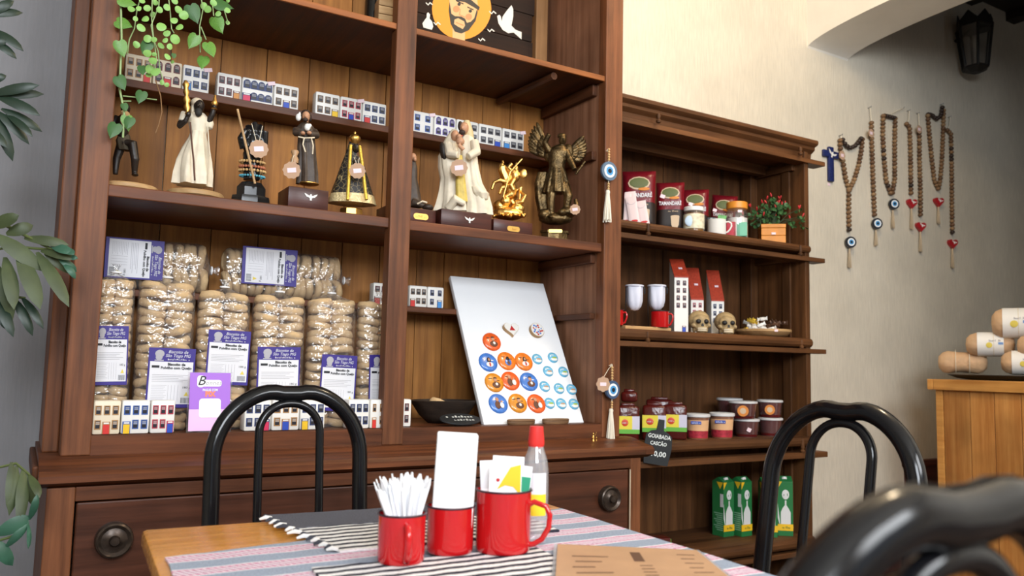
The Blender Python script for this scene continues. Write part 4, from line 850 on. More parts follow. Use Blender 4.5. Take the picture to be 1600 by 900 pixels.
# 8 gilded rider on rearing horse
F = Fig('gilded_rider', 'gilded knight on a rearing horse over a dragon, on a plinth with gold plate', 797, 2.405, ZA)
bx_, cx_, cy_ = F.box('plinth', M_mahog, 771, 832, 362, .048, .085, front=2.352)
B().prism(rrect(-.025, .025, -.009, .009, .0085), -.002, 0).build('gold_plate', M_gold, bx_, (cx_, cy_, .020))
scrawl(9, .012, M_antg, bx_, (cx_, cy_-.0024, .020), .038, 6, .12)
F.e(794, 334, 26, 11, .034).e(782, 322, 12, 10, .022).e(808, 326, 12, 9, .024).e(790, 316, 9, 8, .02, -.012)
F.tu([(806, 318, -.01), (816, 316, -.016), (821, 306, -.012), (814, 299, -.004)], [4.5, 4, 3, 1.8])
F.e(796, 292, 11, 20, .024, 0, rot=-18).tu([(792, 280, 0), (786, 268, -.004), (785, 260, -.008)], [10, 8, 6]).e(783, 264, 4.5, 9, .010, -.010, rot=14).tu([(786, 256, -.002), (785, 251, -.002)], [2.5, 1])
F.tu([(793, 286, -.012), (780, 284, -.02), (772, 288, -.02), (768, 299, -.02)], [4.5, 3.6, 3, 2.6]).tu([(795, 292, -.018), (784, 296, -.024), (780, 306, -.024)], [4.5, 3.6, 2.6])
F.tu([(800, 304, -.012), (790, 310, -.016), (796, 320, -.014)], [7, 4.5, 3.5]).tu([(803, 304, .012), (800, 314, .010), (806, 322, .010)], [7, 4.5, 3.5]).tu([(806, 300, 0), (814, 292, 0), (812, 312, 0)], [3, 3.5, 2])
F.e(805, 274, 8, 11, .018).e(806, 263, 4.5, 5, .011).e(807, 258, 2, 5, .006).tu([(801, 270, -.014), (794, 264, -.022), (800, 258, -.024)], [4, 3.4, 3]).tu([(810, 272, .004), (818, 268, .004), (821, 276, 0)], [4, 4, 3]).e(818, 272, 6, 8, .006, -.01).tu([(803, 282, -.018), (798, 292, -.026), (803, 300, -.026)], [4.5, 4, 3])
F.tu([(816, 250, -.022), (797, 272, -.03), (786, 312, -.03)], 1.5)
for i in range(26): F.e(772+i*1.9, 341-3*abs(sin(i*1.7)), 3, 3, .012, -.030+.012*sin(i), n=8, k=6)
F.part('rider_and_horse', mat('bright_gilt', (.85, .52, .16), .28, 1, bump=.35, bscale=220), .0016)
# 9 bronze winged warrior
F = Fig('winged_warrior', 'tall dark bronze winged warrior with sword trampling a demon', 868, 2.415, ZA)
M_brz = mat('antique_bronze', (.13, .085, .036), .36, .8, var=.75, vscale=38, bump=.5, bscale=150)
for r1, z0, z1 in ((.062, 0, .012), (.052, .012, .034), (.057, .034, .042)): F.b.lathe([(r1, z0), (r1, z1), (.001, z1)], 8, T=Euler((0, 0, pi/8)).to_matrix().to_4x4() @ Matrix.Diagonal((1, .72, 1, 1)))
F.part('bronze_base', M_brz, smooth=20)
B().prism(rrect(-.024, .024, -.006, .006, .004), -.003, 0).build('gold_plate', M_gold, F.t, F.L(868, 364, -.040))
F.e(868, 342, 27, 10, .036).e(850, 336, 10, 9, .024, -.01).e(888, 332, 14, 9, .026, -.012).tu([(893, 334, -.02), (902, 326, -.02), (899, 312, -.012)], [6, 4.5, 3]).e(878, 334, 7, 6, .016, -.03)
F.tu([(862, 295, -.006), (860, 315, -.016), (861, 340, -.012)], [9, 7, 5]).tu([(882, 290, -.004), (888, 308, -.020), (884, 330, -.014)], [9, 7.5, 5]).e(861, 341, 7, 3, .02, -.02)
F.loft([(302, 848, 893), (285, 852, 889), (270, 856, 885), (262, 858, 882)], .10, 10, flat=.62)
F.loft([(264, 858, 882), (250, 857, 885), (238, 856, 889), (230, 862, 886), (226, 870, 882)], .02, 5, flat=.6)
F.e(879, 219, 6.5, 9, .016, -.006).e(881, 221, 1.4, 2.4, .005, -.021).e(878, 213, 8, 5, .018, 0)
F.tu([(884, 236, 0), (891, 252, -.012), (898, 268, -.030)], [6.5, 5.5, 4]).tu([(899, 276, -.036), (914, 256, -.044)], [2.2, 2.0]).tu([(858, 236, 0), (851, 224, -.012), (858, 212, -.022)], [6.5, 5, 4])
F.loft([(338, 842, 862, .5, .012), (310, 836, 858, .5, .014), (285, 834, 856, .5, .014), (268, 840, 856, .5, .012)], .10, 5)
F.part('warrior', M_brz, .0022)
for s_, cx_, cy_, L0, a0, a1 in ((-1, 862, 246, 66, -112, -158), (1, 884, 240, 44, -48, 20)):
    for i in range(9):
        a = radians(a0+(a1-a0)*i/8); Lf = L0*(1-.05*i)
        for q, (f0, dy_) in enumerate(((.60, .026), (.36, .020))):
            F.e(cx_+cos(a)*Lf*f0, cy_+sin(a)*Lf*f0*.95, 4.6-.6*q, Lf*.40*(1-.3*q), .006, dy_+.0015*(i % 2), rot=math.degrees(a)+90, n=8, k=7)
    F.e(cx_+s_*4, cy_-6, 9, 12, .014, .018)
    F.part('wing', M_brz, smooth=60)

F.tagc(898, 331, -.05, 8)
# ------------------------------------------------------------------ painting on planks, top right bay
YP = 2.612
pt = thing('plank_painting', 'painting of a bearded man with orange halo and white doves on dark planks', 'painting', (0, 0, 0))
M_pl = wood('dark_painting_plank', (.010, .0045, .0028), (.030, .0135, .0075), 'X', .75, coat=0)
zb_ = ZB+.001; xa_ = 1.02; xr_ = PY(833, 40, YP).x; xr2 = PY(841, 75, YP).x
for i, (z0, z1, xe) in enumerate(((zb_, zb_+.092, xr2), (zb_+.094, zb_+.20, xr_), (zb_+.202, zb_+.31, xr_-.004), (zb_+.312, zb_+.41, xr_+.006))):
    B().box(xa_+.004*i, xe, YP, YP+.016, z0, z1, bev=.002).build('plank', M_pl, pt)
for xx in (1.1, 1.5): B().box(xx, xx+.05, YP+.016, YP+.032, zb_, zb_+.41).build('backing_batten', M_pl, pt)
def paint(name, pts, m_, lay):
    """flat painted patch on the planks; pts in the 6.957x detail of the photograph's (640,0) corner"""
    q = [PY(640+x/6.957, y/6.957, YP) for x, y in pts]; return B().prism([(v.x, v.z) for v in q], YP-.0005-.0004*lay, YP-.0002-.0004*(lay-1)).build(name, m_, pt)
M_halo = mat('orange_halo_paint', (.85, .30, .01), .5); M_face = mat('face_paint', (.80, .45, .20), .55); M_ink = mat('black_paint', (.012, .010, .010), .5); M_blush = mat('blush_paint', (.78, .26, .10), .55); M_dv = mat('dove_white_paint', (.78, .74, .66), .5)
paint('painted_halo', [(565+322*cos(a), 95-335*sin(a)) for a in [i/40*2*pi for i in range(40)]], M_halo, 1)
paint('painted_neck', [(465, 300), (600, 300), (600, 480), (465, 480)], M_face, 2)
paint('painted_face', [(430, -200), (720, -120), (740, 60), (715, 215), (640, 300), (560, 350), (490, 320), (445, 220), (430, 100)], M_face, 3)
paint('painted_beard', [(432, 20), (452, 150), (490, 178), (560, 182), (600, 205), (620, 250), (660, 240), (700, 200), (730, 100), (738, 130), (715, 230), (640, 330), (560, 366), (490, 345), (445, 260), (425, 120)], M_ink, 4)
paint('painted_mouth_patch', [(485, 215), (525, 200), (590, 235), (600, 280), (575, 318), (520, 290), (480, 262)], M_face, 5)
paint('painted_lips', [(500, 240), (590, 275), (580, 285), (500, 252)], M_blush, 6)
paint('painted_cap', [(500, -60), (640, -20), (760, 80), (750, 115), (720, 95), (600, 25), (500, 10)], M_ink, 5)
for c_, r_, m_, l_ in (((535, 48), 18, M_ink, 5), ((657, 122), 18, M_ink, 5), ((505, 100), 36, M_blush, 4), ((640, 185), 36, M_blush, 4)):
    paint('painted_eye' if m_ is M_ink else 'painted_cheek', [(c_[0]+r_*cos(a), c_[1]+r_*sin(a)) for a in [i/16*2*pi for i in range(16)]], m_, l_)
paint('painted_brow', [(505, 5), (585, 40), (580, 50), (505, 16)], M_ink, 5); paint('painted_brow', [(625, 72), (695, 105), (690, 114), (625, 84)], M_ink, 5); paint('painted_nose', [(545, 100), (552, 100), (545, 160), (600, 185), (596, 194), (535, 165)], M_blush, 5)
paint('painted_dove', [(950, 175), (975, 162), (990, 180), (1000, 235), (1010, 180), (1060, 110), (1105, 58), (1125, 100), (1125, 180), (1105, 280), (1150, 325), (1215, 350), (1215, 430), (1130, 355), (1070, 362), (1010, 325), (965, 255)], M_dv, 2)
paint('painted_dove', [(200, 135), (222, 160), (215, 200), (245, 240), (255, 290), (240, 325), (150, 300), (138, 255), (165, 215), (185, 190), (185, 150)], M_dv, 2)
for x_, y_ in ((215, 40), (300, 255), (905, 135), (885, 330), (785, 430)): paint('painted_ray', [(x_-38, y_-15), (x_-15, y_+8), (x_+5, y_-18), (x_+38, y_+10), (x_+30, y_+18), (x_+6, y_-4), (x_-14, y_+22), (x_-42, y_-6)], M_dv, 2)
tag(B().box(PY(838, 40, 2.66).x, PY(856, 40, 2.66).x, 2.66, 2.70, ZB, ZB+.5, bev=.003).build('wood_strip', wood('pale_strip_wood', (.30, .14, .05), (.46, .24, .10), 'Z', .5)), 'pale upright wooden strip right of the plank painting', 'wood strip')
# things on the top shelf, left bay
q0 = PY(515, 5, 2.345); tag(B().box(-.045, .045, -.012, .012, 0, .010, bev=.002).build('wood_offcut', M_lwood, None, (q0.x, 2.345, ZB), (0, 0, radians(4))), 'pale wooden offcut lying on the top shelf edge', 'wood offcut')
t = thing('dark_bottle', 'dark glass bottle standing on the top shelf left of the middle post', 'bottle', (PY(583, 5, 2.50).x, 2.50, ZB)); B().lathe([(.001, 0), (.026, 0), (.028, .01), (.028, .15), (.012, .20), (.012, .25), (.001, .25)], 20).build('bottle_body', mat('dark_bottle_glass', (.012, .010, .008), .12), t, smooth=50); B().lathe([(.0135, .235), (.0135, .262), (.001, .262)], 14).build('cork', M_lwood, t, smooth=40)
t = thing('wooden_crate_box', 'small weathered wooden box beside the middle post on the top shelf', 'box', (PY(603, 8, 2.42).x, 2.42, ZB), radians(-8))
for i in range(4): B().box(-.03, .03, -.03, -.024, .004+.028*i, .030+.028*i, bev=.001).build('box_slat', M_disc, t)
B().box(-.03, .03, -.024, .03, 0, .112).build('box_body', M_lwood, t)
# ------------------------------------------------------------------ trailing plant on the top shelf
M_leaf = mat('bright_round_leaf', (.26, .50, .12), .45, var=.25, vscale=40); M_poth = mat('variegated_leaf', (.13, .30, .045), .4, var=.6, vscale=45); M_pdark = mat('deep_green_leaf', (.045, .13, .03), .45, var=.3, vscale=40); M_stem = mat('pale_green_stem', (.30, .42, .18), .6); M_dry = mat('dry_brown_stem', (.25, .13, .05), .7)
pl = thing('trailing_plant', 'artificial trailing plant with round and heart leaves hanging from the top shelf', 'plant', (.36, 2.43, ZB))
B().lathe([(.001, 0), (.055, 0), (.075, .11), (.080, .115), (.074, .12), (.068, .10), (.001, .10)], 24).build('pot', mat('terracotta_pot', (.35, .13, .06), .7), pl, smooth=40)
def leaf_mesh(kind, m_):
    if kind == 'round': pts = [(.5*cos(a)*(1-.1*cos(a)), .5*sin(a)) for a in [i/14*2*pi for i in range(14)]]
    else:
        up = [(-.40, .0), (-.50, .14), (-.46, .30), (-.30, .40), (-.08, .40), (.16, .31), (.38, .16), (.54, .03), (.62, 0)]
        pts = [(x, y) for x, y in up]+[(x, -y) for x, y in up[-2:0:-1]]
    vs = [(0, 0, .05)]+[(x, y, -.10*y*y*4+.04*x) for x, y in pts]; n = len(pts); fs = [(0, 1+i, 1+(i+1) % n) for i in range(n)]
    vs += [(x, y, z-.02) for x, y, z in vs]; k = n+1; fs += [(k, k+1+(i+1) % n, k+1+i) for i in range(n)]+[(1+i, k+1+i, k+1+(i+1) % n, 1+(i+1) % n) for i in range(n)]
    o = B().add(vs, fs).build('leaf', m_, smooth=60); d = o.data; bpy.data.objects.remove(o); return d
LR, LP_, LD = leaf_mesh('round', M_leaf), leaf_mesh('heart', M_poth), leaf_mesh('heart', M_pdark)
def putleaf(me, px, py, wpx, Y, ang, par, yaw=0, pitch=0, asp=1):
    """leaf facing the room, its tip turned by ang in the picture plane (0 = right, 90 = down)"""
    P = PY(px, py, Y); m_ = (P-Vector((0, 0, CZ))).dot(_f)/FPX; s_ = wpx*m_
    R = Euler((0, 0, yaw)).to_matrix() @ Euler((pi/2+pitch, 0, 0)).to_matrix() @ Euler((0, 0, -radians(ang))).to_matrix()
    o = inst(me, 'leaf', par, P-par.location, R.to_euler(), (s_, s_*asp, s_)); return o
rr = random.Random(4)
zl = [(165, 90, 80), (325, 80, 75), (300, 190, 82), (380, 145, 62), (445, 95, 65), (258, 275, 90), (640, 98, 78), (692, 150, 92), (588, 205, 78), (645, 268, 80), (460, 265, 95), (515, 335, 75), (325, 385, 82), (392, 398, 60), (500, 405, 62), (605, 392, 100), (548, 470, 66), (460, 455, 70), (215, 450, 74), (325, 535, 85), (530, 570, 70), (380, 610, 85), (390, 545, 50), (345, 690, 90), (400, 720, 100), (340, 745, 75), (470, 830, 55), (520, 850, 50), (598, 5, 70), (205, 190, 52), (520, 70, 70), (270, 5, 60), (405, 25, 60), (930, 90, 75), (1130, 105, 60), (1130, 5, 48), (1132, 228, 44), (1035, 135, 62), (890, 55, 80), (985, 25, 70), (235, 85, 60), (575, 620, 40)]
for x_, y_, w_ in zl: putleaf(LR, 180+x_/6.426, y_/6.426, w_/6.426, rr.uniform(2.235, 2.285), rr.uniform(0, 360), pl, rr.uniform(-.6, .3), rr.uniform(-.45, .25), rr.uniform(.8, 1))
for x_, y_, w_, a_, d_ in ((80, 235, 165, 20, 0), (110, 15, 170, 5, 0), (60, 480, 165, 70, 0), (785, 130, 190, 65, 1), (1030, 240, 180, 62, 0), (785, 410, 160, 115, 0), (955, 490, 165, 70, 0), (880, 620, 150, 92, 0), (310, 470, 150, 110, 1), (1080, 50, 180, 10, 1), (55, 830, 150, 60, 1), (270, 700, 110, 80, 1), (590, 560, 60, 90, 1)):
    putleaf(LD if d_ else LP_, 180+x_/6.426, y_/6.426, w_/6.426, rr.uniform(2.24, 2.28), a_, pl, rr.uniform(-.5, .2), rr.uniform(-.3, .2))
for x_, y_, w_, a_ in ((120, 305, 150, 60), (322, 455, 140, 100), (205, 715, 130, 100), (50, 790, 170, 105), (160, 560, 90, 70)):
    putleaf(LD, 170+x_/6.43, 80+y_/6.43, w_/6.43, 2.262, a_, pl, -.2, -.1)
putleaf(LP_, 170+190/6.43, 80+715/6.43, 24, 2.27, 80, pl, .2, .1)
stems = [[(250, -20), (248, 10), (236, 40), (240, 62), (247, 80), (250, 110), (256, 130)], [(225, -20), (214, 15), (210, 45), (202, 62), (199, 85)], [(262, -15), (266, 20), (268, 45), (272, 52)], [(238, -10), (237, 30), (240, 60), (245, 95), (238, 115)], [(312, -20), (317, 15), (312, 40), (312, 65), (313, 82)], [(314, 42), (322, 62)], [(330, -10), (334, 25)], [(350, 15), (356, 35)], [(188, -20), (190, 60), (188, 110), (187, 140), (194, 175), (192, 215)], [(192, 150), (222, 153), (245, 156)], [(190, 158), (205, 158)]]
for i, st in enumerate(stems): B().tube([PY(a, c, 2.272)-pl.location for a, c in st], .0017 if i != 8 else .003, 6).build('stem', M_stem, pl, smooth=60)
for st in ([(243, 125), (251, 150), (253, 175), (248, 195), (243, 208)],): B().tube([PY(a, c, 2.268)-pl.location for a, c in st], .0016, 6).build('dry_stem', M_dry, pl, smooth=60)
B().tube([(0, 0, .10), (-.02, -.08, .14), (-.04, -.15, .06), (-.06, -.16, -.02)], .003, 6).tube([(0, 0, .10), (.05, -.09, .13), (.06, -.15, .05), (.05, -.16, -.02)], .003, 6).build('stem', M_stem, pl, smooth=60)
# ------------------------------------------------------------------ palm in the left corner
pm = thing('potted_palm', 'dark green leafy palm in the corner left of the cabinet', 'palm', (-.52, 2.28, 0))
B().lathe([(.001, 0), (.13, 0), (.17, .28), (.18, .30), (.165, .30), (.15, .26), (.001, .26)], 28).build('pot', MAT['terracotta_pot'], pm, smooth=40)
for i in range(4): B().tube([(.02*cos(i*1.6), .02*sin(i*1.6), .2), (.05*cos(i*1.6), .05*sin(i*1.6), 1.0), (.09*cos(i*1.6), .09*sin(i*1.6), 1.75+.12*i)], .011, 8).build('cane', mat('palm_cane', (.10, .13, .04), .6), pm, smooth=60)
M_pa = mat('dark_palm_leaf', (.012, .028, .016), .4); M_pb = mat('olive_palm_leaf', (.055, .075, .028), .5, var=.3, vscale=20); M_pc = mat('teal_palm_leaf', (.035, .105, .065), .45, var=.3, vscale=20)
def frond(base, crown, Y, items, m_):
    B().tube([Vector(crown)-pm.location, (PY(base[0][0], base[0][1], Y)+Vector(crown))*.5-pm.location+Vector((0, 0, .04))]+[PY(a, c, Y)-pm.location for a, c in base], [.005]*2+[.0032]*len(base), 6).build('frond_stem', MAT['palm_cane'], pm, smooth=60)
    for (x0, y0, x1, y1, w_) in items:
        yy = Y+rr.uniform(-.03, .03); a = PY(x0, y0, Y)-pm.location; c = PY(x1, y1, yy-.02)-pm.location; d = c-a; n_ = Vector((.25, -1, .15)).normalized(); s_ = d.cross(n_).normalized()*(w_*.00165/2)
        vs = []; fs = []
        for i in range(7):
            u = i/6; wv = (0.25+1.5*u*(1-u)*2)*(1 if u < .98 else .05); ctr = a+d*u+n_*(.03*u*(1-u))
            vs += [ctr-s_*wv, ctr+n_*.004*wv, ctr+s_*wv, ctr-n_*.0012]
        for i in range(6):
            k = 4*i
            for p, q in ((0, 1), (1, 2), (2, 3), (3, 0)): fs.append((k+p, k+q, k+4+q, k+4+p))
        B().add([v[:] for v in vs], fs).build('leaflet', m_, pm, smooth=60)
frond([(-30, 70), (-4, 60)], (-.45, 2.28, 1.8), 2.24, [(-20, 25, 22, 1, 14), (-22, 24, 36, 20, 13), (-15, 45, 37, 80, 15), (-15, 62, 26, 92, 13), (-20, 80, 12, 60, 12)], M_pa)
frond([(-25, 190), (2, 150), (22, 152)], (-.45, 2.28, 1.7), 2.22, [(-15, 148, 62, 133, 15), (-10, 150, 69, 147, 15), (-6, 150, 63, 181, 17), (2, 170, 66, 206, 15), (10, 178, 51, 214, 12), (-12, 175, 20, 252, 18), (-8, 172, 46, 226, 15), (-20, 130, 10, 118, 12), (-30, 190, 12, 232, 14)], M_pa)
frond([(-30, 395), (20, 385), (75, 390), (100, 398)], (-.45, 2.28, 1.45), 2.19, [(-16, 356, 30, 336, 18), (10, 366, 52, 352, 18), (38, 372, 108, 383, 15), (-10, 366, 68, 424, 24), (28, 392, 63, 484, 24), (58, 394, 108, 480, 20), (8, 402, 22, 484, 20), (-8, 410, 20, 500, 20), (64, 392, 118, 405, 14), (70, 396, 112, 428, 16)], M_pb)
frond([(-25, 470), (10, 462), (40, 466)], (-.45, 2.28, 1.4), 2.20, [(-8, 464, 21, 527, 15), (22, 466, 51, 525, 14), (34, 464, 68, 514, 12), (-10, 480, 11, 516, 12)], M_pa)
frond([(78, 388), (104, 396)], (-.35, 2.25, 1.42), 2.175, [(92, 388, 116, 398, 13), (96, 402, 122, 404, 9), (92, 405, 120, 425, 12), (80, 384, 112, 396, 15), (98, 410, 118, 436, 10)], M_pc)
frond([(-20, 735), (25, 724), (46, 742)], (-.42, 2.28, .95), 2.14, [(18, 722, 14, 802, 14), (26, 728, 14, 806, 13), (36, 734, 30, 822, 16), (46, 742, 62, 778, 12), (48, 746, 54, 800, 10), (42, 742, 50, 790, 12)], M_pb)
frond([(-20, 850), (20, 838), (44, 818)], (-.42, 2.28, .8), 2.10, [(-8, 836, 47, 806, 20), (8, 856, 46, 814, 11), (-14, 842, 20, 884, 18), (44, 818, 44, 858, 6), (46, 812, 58, 772, 10)], M_pc)
# ------------------------------------------------------------------ goods on the shelf unit
ZS1, ZS2, ZS3, ZS4 = 1.603, 1.192, .767, .345
# coffee packs
M_foil = mat('dark_red_foil', (.16, .006, .012), .28, bump=.5, bscale=35); M_cof = mat('dark_coffee_print', (.014, .006, .004), .5); M_lgreen = mat('olive_logo_ink', (.10, .12, .03), .5); M_cupc = mat('cream_cup_print', (.60, .45, .30), .5); M_flame = mat('orange_flame_print', (.65, .22, .03), .5)
def pillow(w_, h_, d_, nx=12, nz=16, split=None):
    b = B(); vs = []; fs = []
    for s_ in (-1, 1):
        for j in range(nz+1):
            for i in range(nx+1):
                u = i/nx*2-1; v = j/nz*2-1; t = (max(0, 1-abs(u)**5)*max(0, 1-abs(v)**6))**.5
                vs.append((u*w_/2*(1-.04*(1-abs(v))), s_*d_/2*t, (v+1)/2*h_))
    N = (nx+1)*(nz+1); mi = []
    for s_ in range(2):
        for j in range(nz):
            for i in range(nx):
                k = s_*N+j*(nx+1)+i; q = (k, k+1, k+nx+2, k+nx+1); fs.append(q if s_ == 0 else q[::-1]); mi.append(1 if split and (j+.5)/nz < split else 0)
    b.add(vs, fs); b.m = mi; return b
def coffee(label, px, pb, wpx, hpx, Y, lean=0, yaw=0):
    F = Fig('coffee_pack', label, px, Y, ZS1, 'coffee pack', 'red coffee packs on the top shelf of the unit', py_hint=pb)
    w_ = wpx*1.12*F.mh; h_ = hpx*F.mv; F.t.rotation_euler = (radians(-4), radians(lean), F.rz+yaw); d_ = .055
    pillow(w_, h_, d_, split=.42).build('foil_bag', [M_foil, M_cof], F.t, smooth=60)
    yf = -d_/2-.001
    B().ell((0, yf, h_*.76), w_*.33, .0014, h_*.115, 18, 6).build('logo_border', M_cupc, F.t, smooth=60); B().ell((0, yf-.001, h_*.765), w_*.29, .0014, h_*.09, 18, 6).build('logo_oval', M_lgreen, F.t, smooth=60)
    B().ell((w_*.14, yf-.0004, h_*.66), w_*.18, .0012, h_*.03, 14, 6).build('flame_print', M_flame, F.t, smooth=60)
    text('TAMANDARÉ', h_*.10, M_lwhite, F.t, (0, yf-.0015, h_*.55), bold=.0006, width=w_*.78)
    scrawl(9, h_*.05, M_cupc, F.t, (w_*.08, yf-.0015, h_*.40), w_*.40, 1, .14)
    c = B().prism([(w_*x, h_*z) for x, z in ((.02, .30), (.32, .30), (.30, .14), (.25, .07), (.09, .07), (.04, .14))], yf-.0015, yf).ell((w_*.17, yf-.001, h_*.30), w_*.15, .001, h_*.022, 14, 6).build('cup_print', M_cupc, F.t); c['label'] = 'cream coffee cup printed on the pack'
    B().box(w_*.26, w_*.40, yf-.001, yf, h_*.60, h_*.66).build('price_sticker', M_price, F.t, rot=(0, radians(20), 0)); return F
coffee('red coffee pack with cup print, leftmost on the unit, behind pink sachets', 998, 352, 47, 94, 2.50)
coffee('red coffee pack with cup print, second from the left', 1047, 356, 40, 82, 2.495)
coffee('red coffee pack directly behind the honey jar', 1086, 358, 39, 78, 2.52)
coffee('red coffee pack leaning right behind the white mug', 1125, 360, 36, 76, 2.545, lean=6)
M_sach = mat('pale_pink_sachet', (.72, .58, .58), .5)
for i, (px_, w_, h_, ln, yy, lab) in enumerate(((979, 11, 52, 2, 2.445, 'pale pink sachet tucked closest to the tall cabinet'), (990, 17, 56, -6, 2.435, 'pale pink sachet standing behind the front two'), (992, 17, 46, -9, 2.415, 'pale pink sachet with red seal, left one in front'), (1007, 17, 40, -10, 2.402, 'pale pink sachet with red seal, right one in front'))):
    F = Fig('drink_sachet', lab, px_, yy, ZS1, 'sachet', 'pale pink sachets', py_hint=355); F.t.rotation_euler = (radians(-9), radians(ln), F.rz)
    pillow(w_*F.mh, h_*F.mv, .006, 6, 8).build('sachet_body', M_sach, F.t, smooth=60)
    B().ell((0, -.0036, h_*F.mv*.10), w_*F.mh*.34, .0008, h_*F.mv*.05, 12, 5).build('red_seal', M_pred, F.t, smooth=60)
    B().tube([(w_*F.mh*.36*cos(a), -.0034, h_*F.mv*.80+w_*F.mh*.26*sin(a)) for a in [pi+i_/8*pi for i_ in range(9)]], .0007, 5).build('print_arc', M_lgrey, F.t)
M_glass = clear_plastic('clear_glass', gloss=.35, rough=.03, body=.02, bump=0)
def jar(name, label, px, Y, z, rpx, hpx, lidh, mlid, contents, cat='jar', ph=355):
    F = Fig(name, label, px, Y, z, cat, None, py_hint=ph); r = rpx*F.mh; h_ = hpx*F.mv; hb = h_-lidh*F.mv
    B().lathe([(r*.9, 0), (r, .006), (r, hb*.84), (r*.86, hb*.95), (r*.84, hb)], 28).build('glass', M_glass, F.t, smooth=60)
    B().lathe([(r*.92, hb-.002), (r*.96, hb), (r*.96, h_-.002), (r*.92, h_), (.001, h_)], 28).build('lid', mlid, F.t, smooth=40)
    for nm, z0, z1, m_ in contents: B().lathe([(r*.93, .004+hb*z0), (r*.94, hb*z1-.001), (.001, hb*z1)], 24).build(nm, m_, F.t, smooth=50)
    return F, r, hb
F, r, hb = jar('honey_jar', 'amber honey jar with white lid in front of the coffee', 1084, 2.425, ZS1, 16.5, 40, 6, M_white, [('honey', 0, .88, mat('amber_honey', (.30, .13, .015), .15))], ph=360)
B().lathe([(r*1.01, hb*.15), (r*1.01, hb*.82)], 30, cap=False).build('label_wrap', mat('pale_floral_label', (.72, .66, .48), .5, var=.3, vscale=60), F.t, smooth=60); B().ell((-r*.35, -r*.94, hb*.48), r*.5, .003, hb*.26, 14, 6).build('blue_roundel', mat('pale_blue_print', (.55, .70, .85), .5), F.t, smooth=60)
F, r, hb = jar('sweets_jar', 'glass jar with orange lid holding red, green and white sweets', 1151.5, 2.425, ZS1, 17.5, 57, 10, mat('orange_lid', (.72, .27, .03), .4), [('white_sweets', .0, .68, M_white)], ph=366)
B().box(-r*.95, -r*.10, -r*.80, -r*.35, .004, hb*.52, bev=.003).build('red_packet', mat('red_sweet_packet', (.45, .01, .03), .4), F.t, (0, -r*.16, 0)); B().box(-r*.02, r*.90, -r*.62, -r*.30, .004, hb*.50, bev=.003).build('green_packet', mat('mint_green_packet', (.16, .48, .32), .4), F.t, (0, -r*.34, 0))
B().box(-.009, .009, -r*1.02-.001, -r*1.02, hb*.82, hb*.82+.011).build('price_sticker', M_price, F.t, rot=(0, 0, radians(15)))
def mug(name, label, px, Y, z, rpx, hpx, m_, hside=1, ph=360, rim=None, cat='mug', hang=0.0, group=None, hx=.72):
    F = Fig(name, label, px, Y, z, cat, group, py_hint=ph); r = rpx*F.mh; h_ = hpx*F.mv
    B().lathe([(r*.95, 0), (r, .004), (r, h_-.002), (r*1.02, h_), (r*.97, h_), (r*.94, h_-.004), (r*.94, .006), (.001, .005)], 36).build('mug_body', m_, F.t, smooth=50)
    if rim: B().tube([(r*1.005*cos(a), r*1.005*sin(a), h_) for a in [i/36*2*pi for i in range(36)]], .0016, 6, closed=True).build('rim', rim, F.t, smooth=60)
    c, s_ = cos(hang), sin(hang); pts = [(r*.97, .82), (r*1.25, .86), (r*(1+hx*.8), .74), (r*(1+hx*.85), .55), (r*(1+hx*.6), .34), (r*1.2, .18), (r*.97, .14)]
    o = B().tube([(x*c, x*s_, z_*h_) for x, z_ in pts], max(.0035, r*.09), 10).build('handle', m_, F.t, smooth=60); o.scale = (1, 1, 1); return F, r, h_
M_enw = mat('white_enamel_mug', (.80, .78, .74), .25); M_enr = mat('red_enamel', (.50, .008, .010), .18, coat=.5); M_rimk = mat('dark_enamel_rim', (.03, .012, .02), .3)
F, r, h_ = mug('enamel_mug', 'white enamel mug with green packet inside on the shelf unit', 1120, 2.41, ZS1, 14.5, 24, M_enw, ph=362, hang=radians(-10))
for nm, lab, m_, dx, ln, hh in (('snack_packet', 'green striped packet standing in the white mug', mat('green_packet_print', (.12, .38, .10), .4, var=.5, vscale=90), .008, 12, .075), ('dark_packet', 'black packet with white letters in the white mug', mat('black_packet', (.012, .014, .016), .4), -.018, -3, .065)):
    t = thing(nm, lab, 'packet', F.o+Vector((0, 0, .012)), rot=(0, radians(ln), F.rz)); B().box(dx-.017, dx+.017, -.003, .003, 0, hh, bev=.001).build('packet_body', m_, t)
    if 'dark' in nm: text('HALLS', .012, M_lwhite, t, (dx, -.0036, hh*.72), rot=(pi/2, -pi/2, 0), width=.03)
# flower pot
F = Fig('flower_pot', 'orange wooden planter with red-flowered greenery at the right end of the shelf', 1206, 2.46, ZS1, 'plant', None, py_hint=370)
M_opot = mat('orange_painted_wood', (.62, .24, .03), .5, var=.12, vscale=30); xw = .052
for i, (z0, z1, k) in enumerate(((.0, .036, 1), (.037, .070, 1), (.071, .088, 1.02))): B().box(-xw*k, xw*k, -xw*k, xw*k, z0, z1, bev=.002).build('planter_board', M_opot, F.t, rot=(0, 0, radians(8)))
B().box(-.009, .009, -xw*1.06, -xw*1.03, .040, .050).build('price_sticker', M_price, F.t, rot=(0, 0, radians(8)))
M_gl = mat('small_green_leaf', (.06, .16, .05), .45, var=.4, vscale=60); M_rf = mat('red_petal', (.55, .03, .035), .5)
LS = leaf_mesh('round', M_gl); rl = random.Random(9); fl = B().ell((0, 0, .5), .28, .28, .55, 7, 5).build('flower', M_rf, smooth=60); flm = fl.data; bpy.data.objects.remove(fl)
tips = []
for i in range(42):
    a = rl.uniform(0, 2*pi); q = rl.uniform(.02, .115); hz = rl.uniform(.10, .19)-q*.35; tips.append((q*cos(a)*1.15, q*sin(a)*.55, .04+hz))
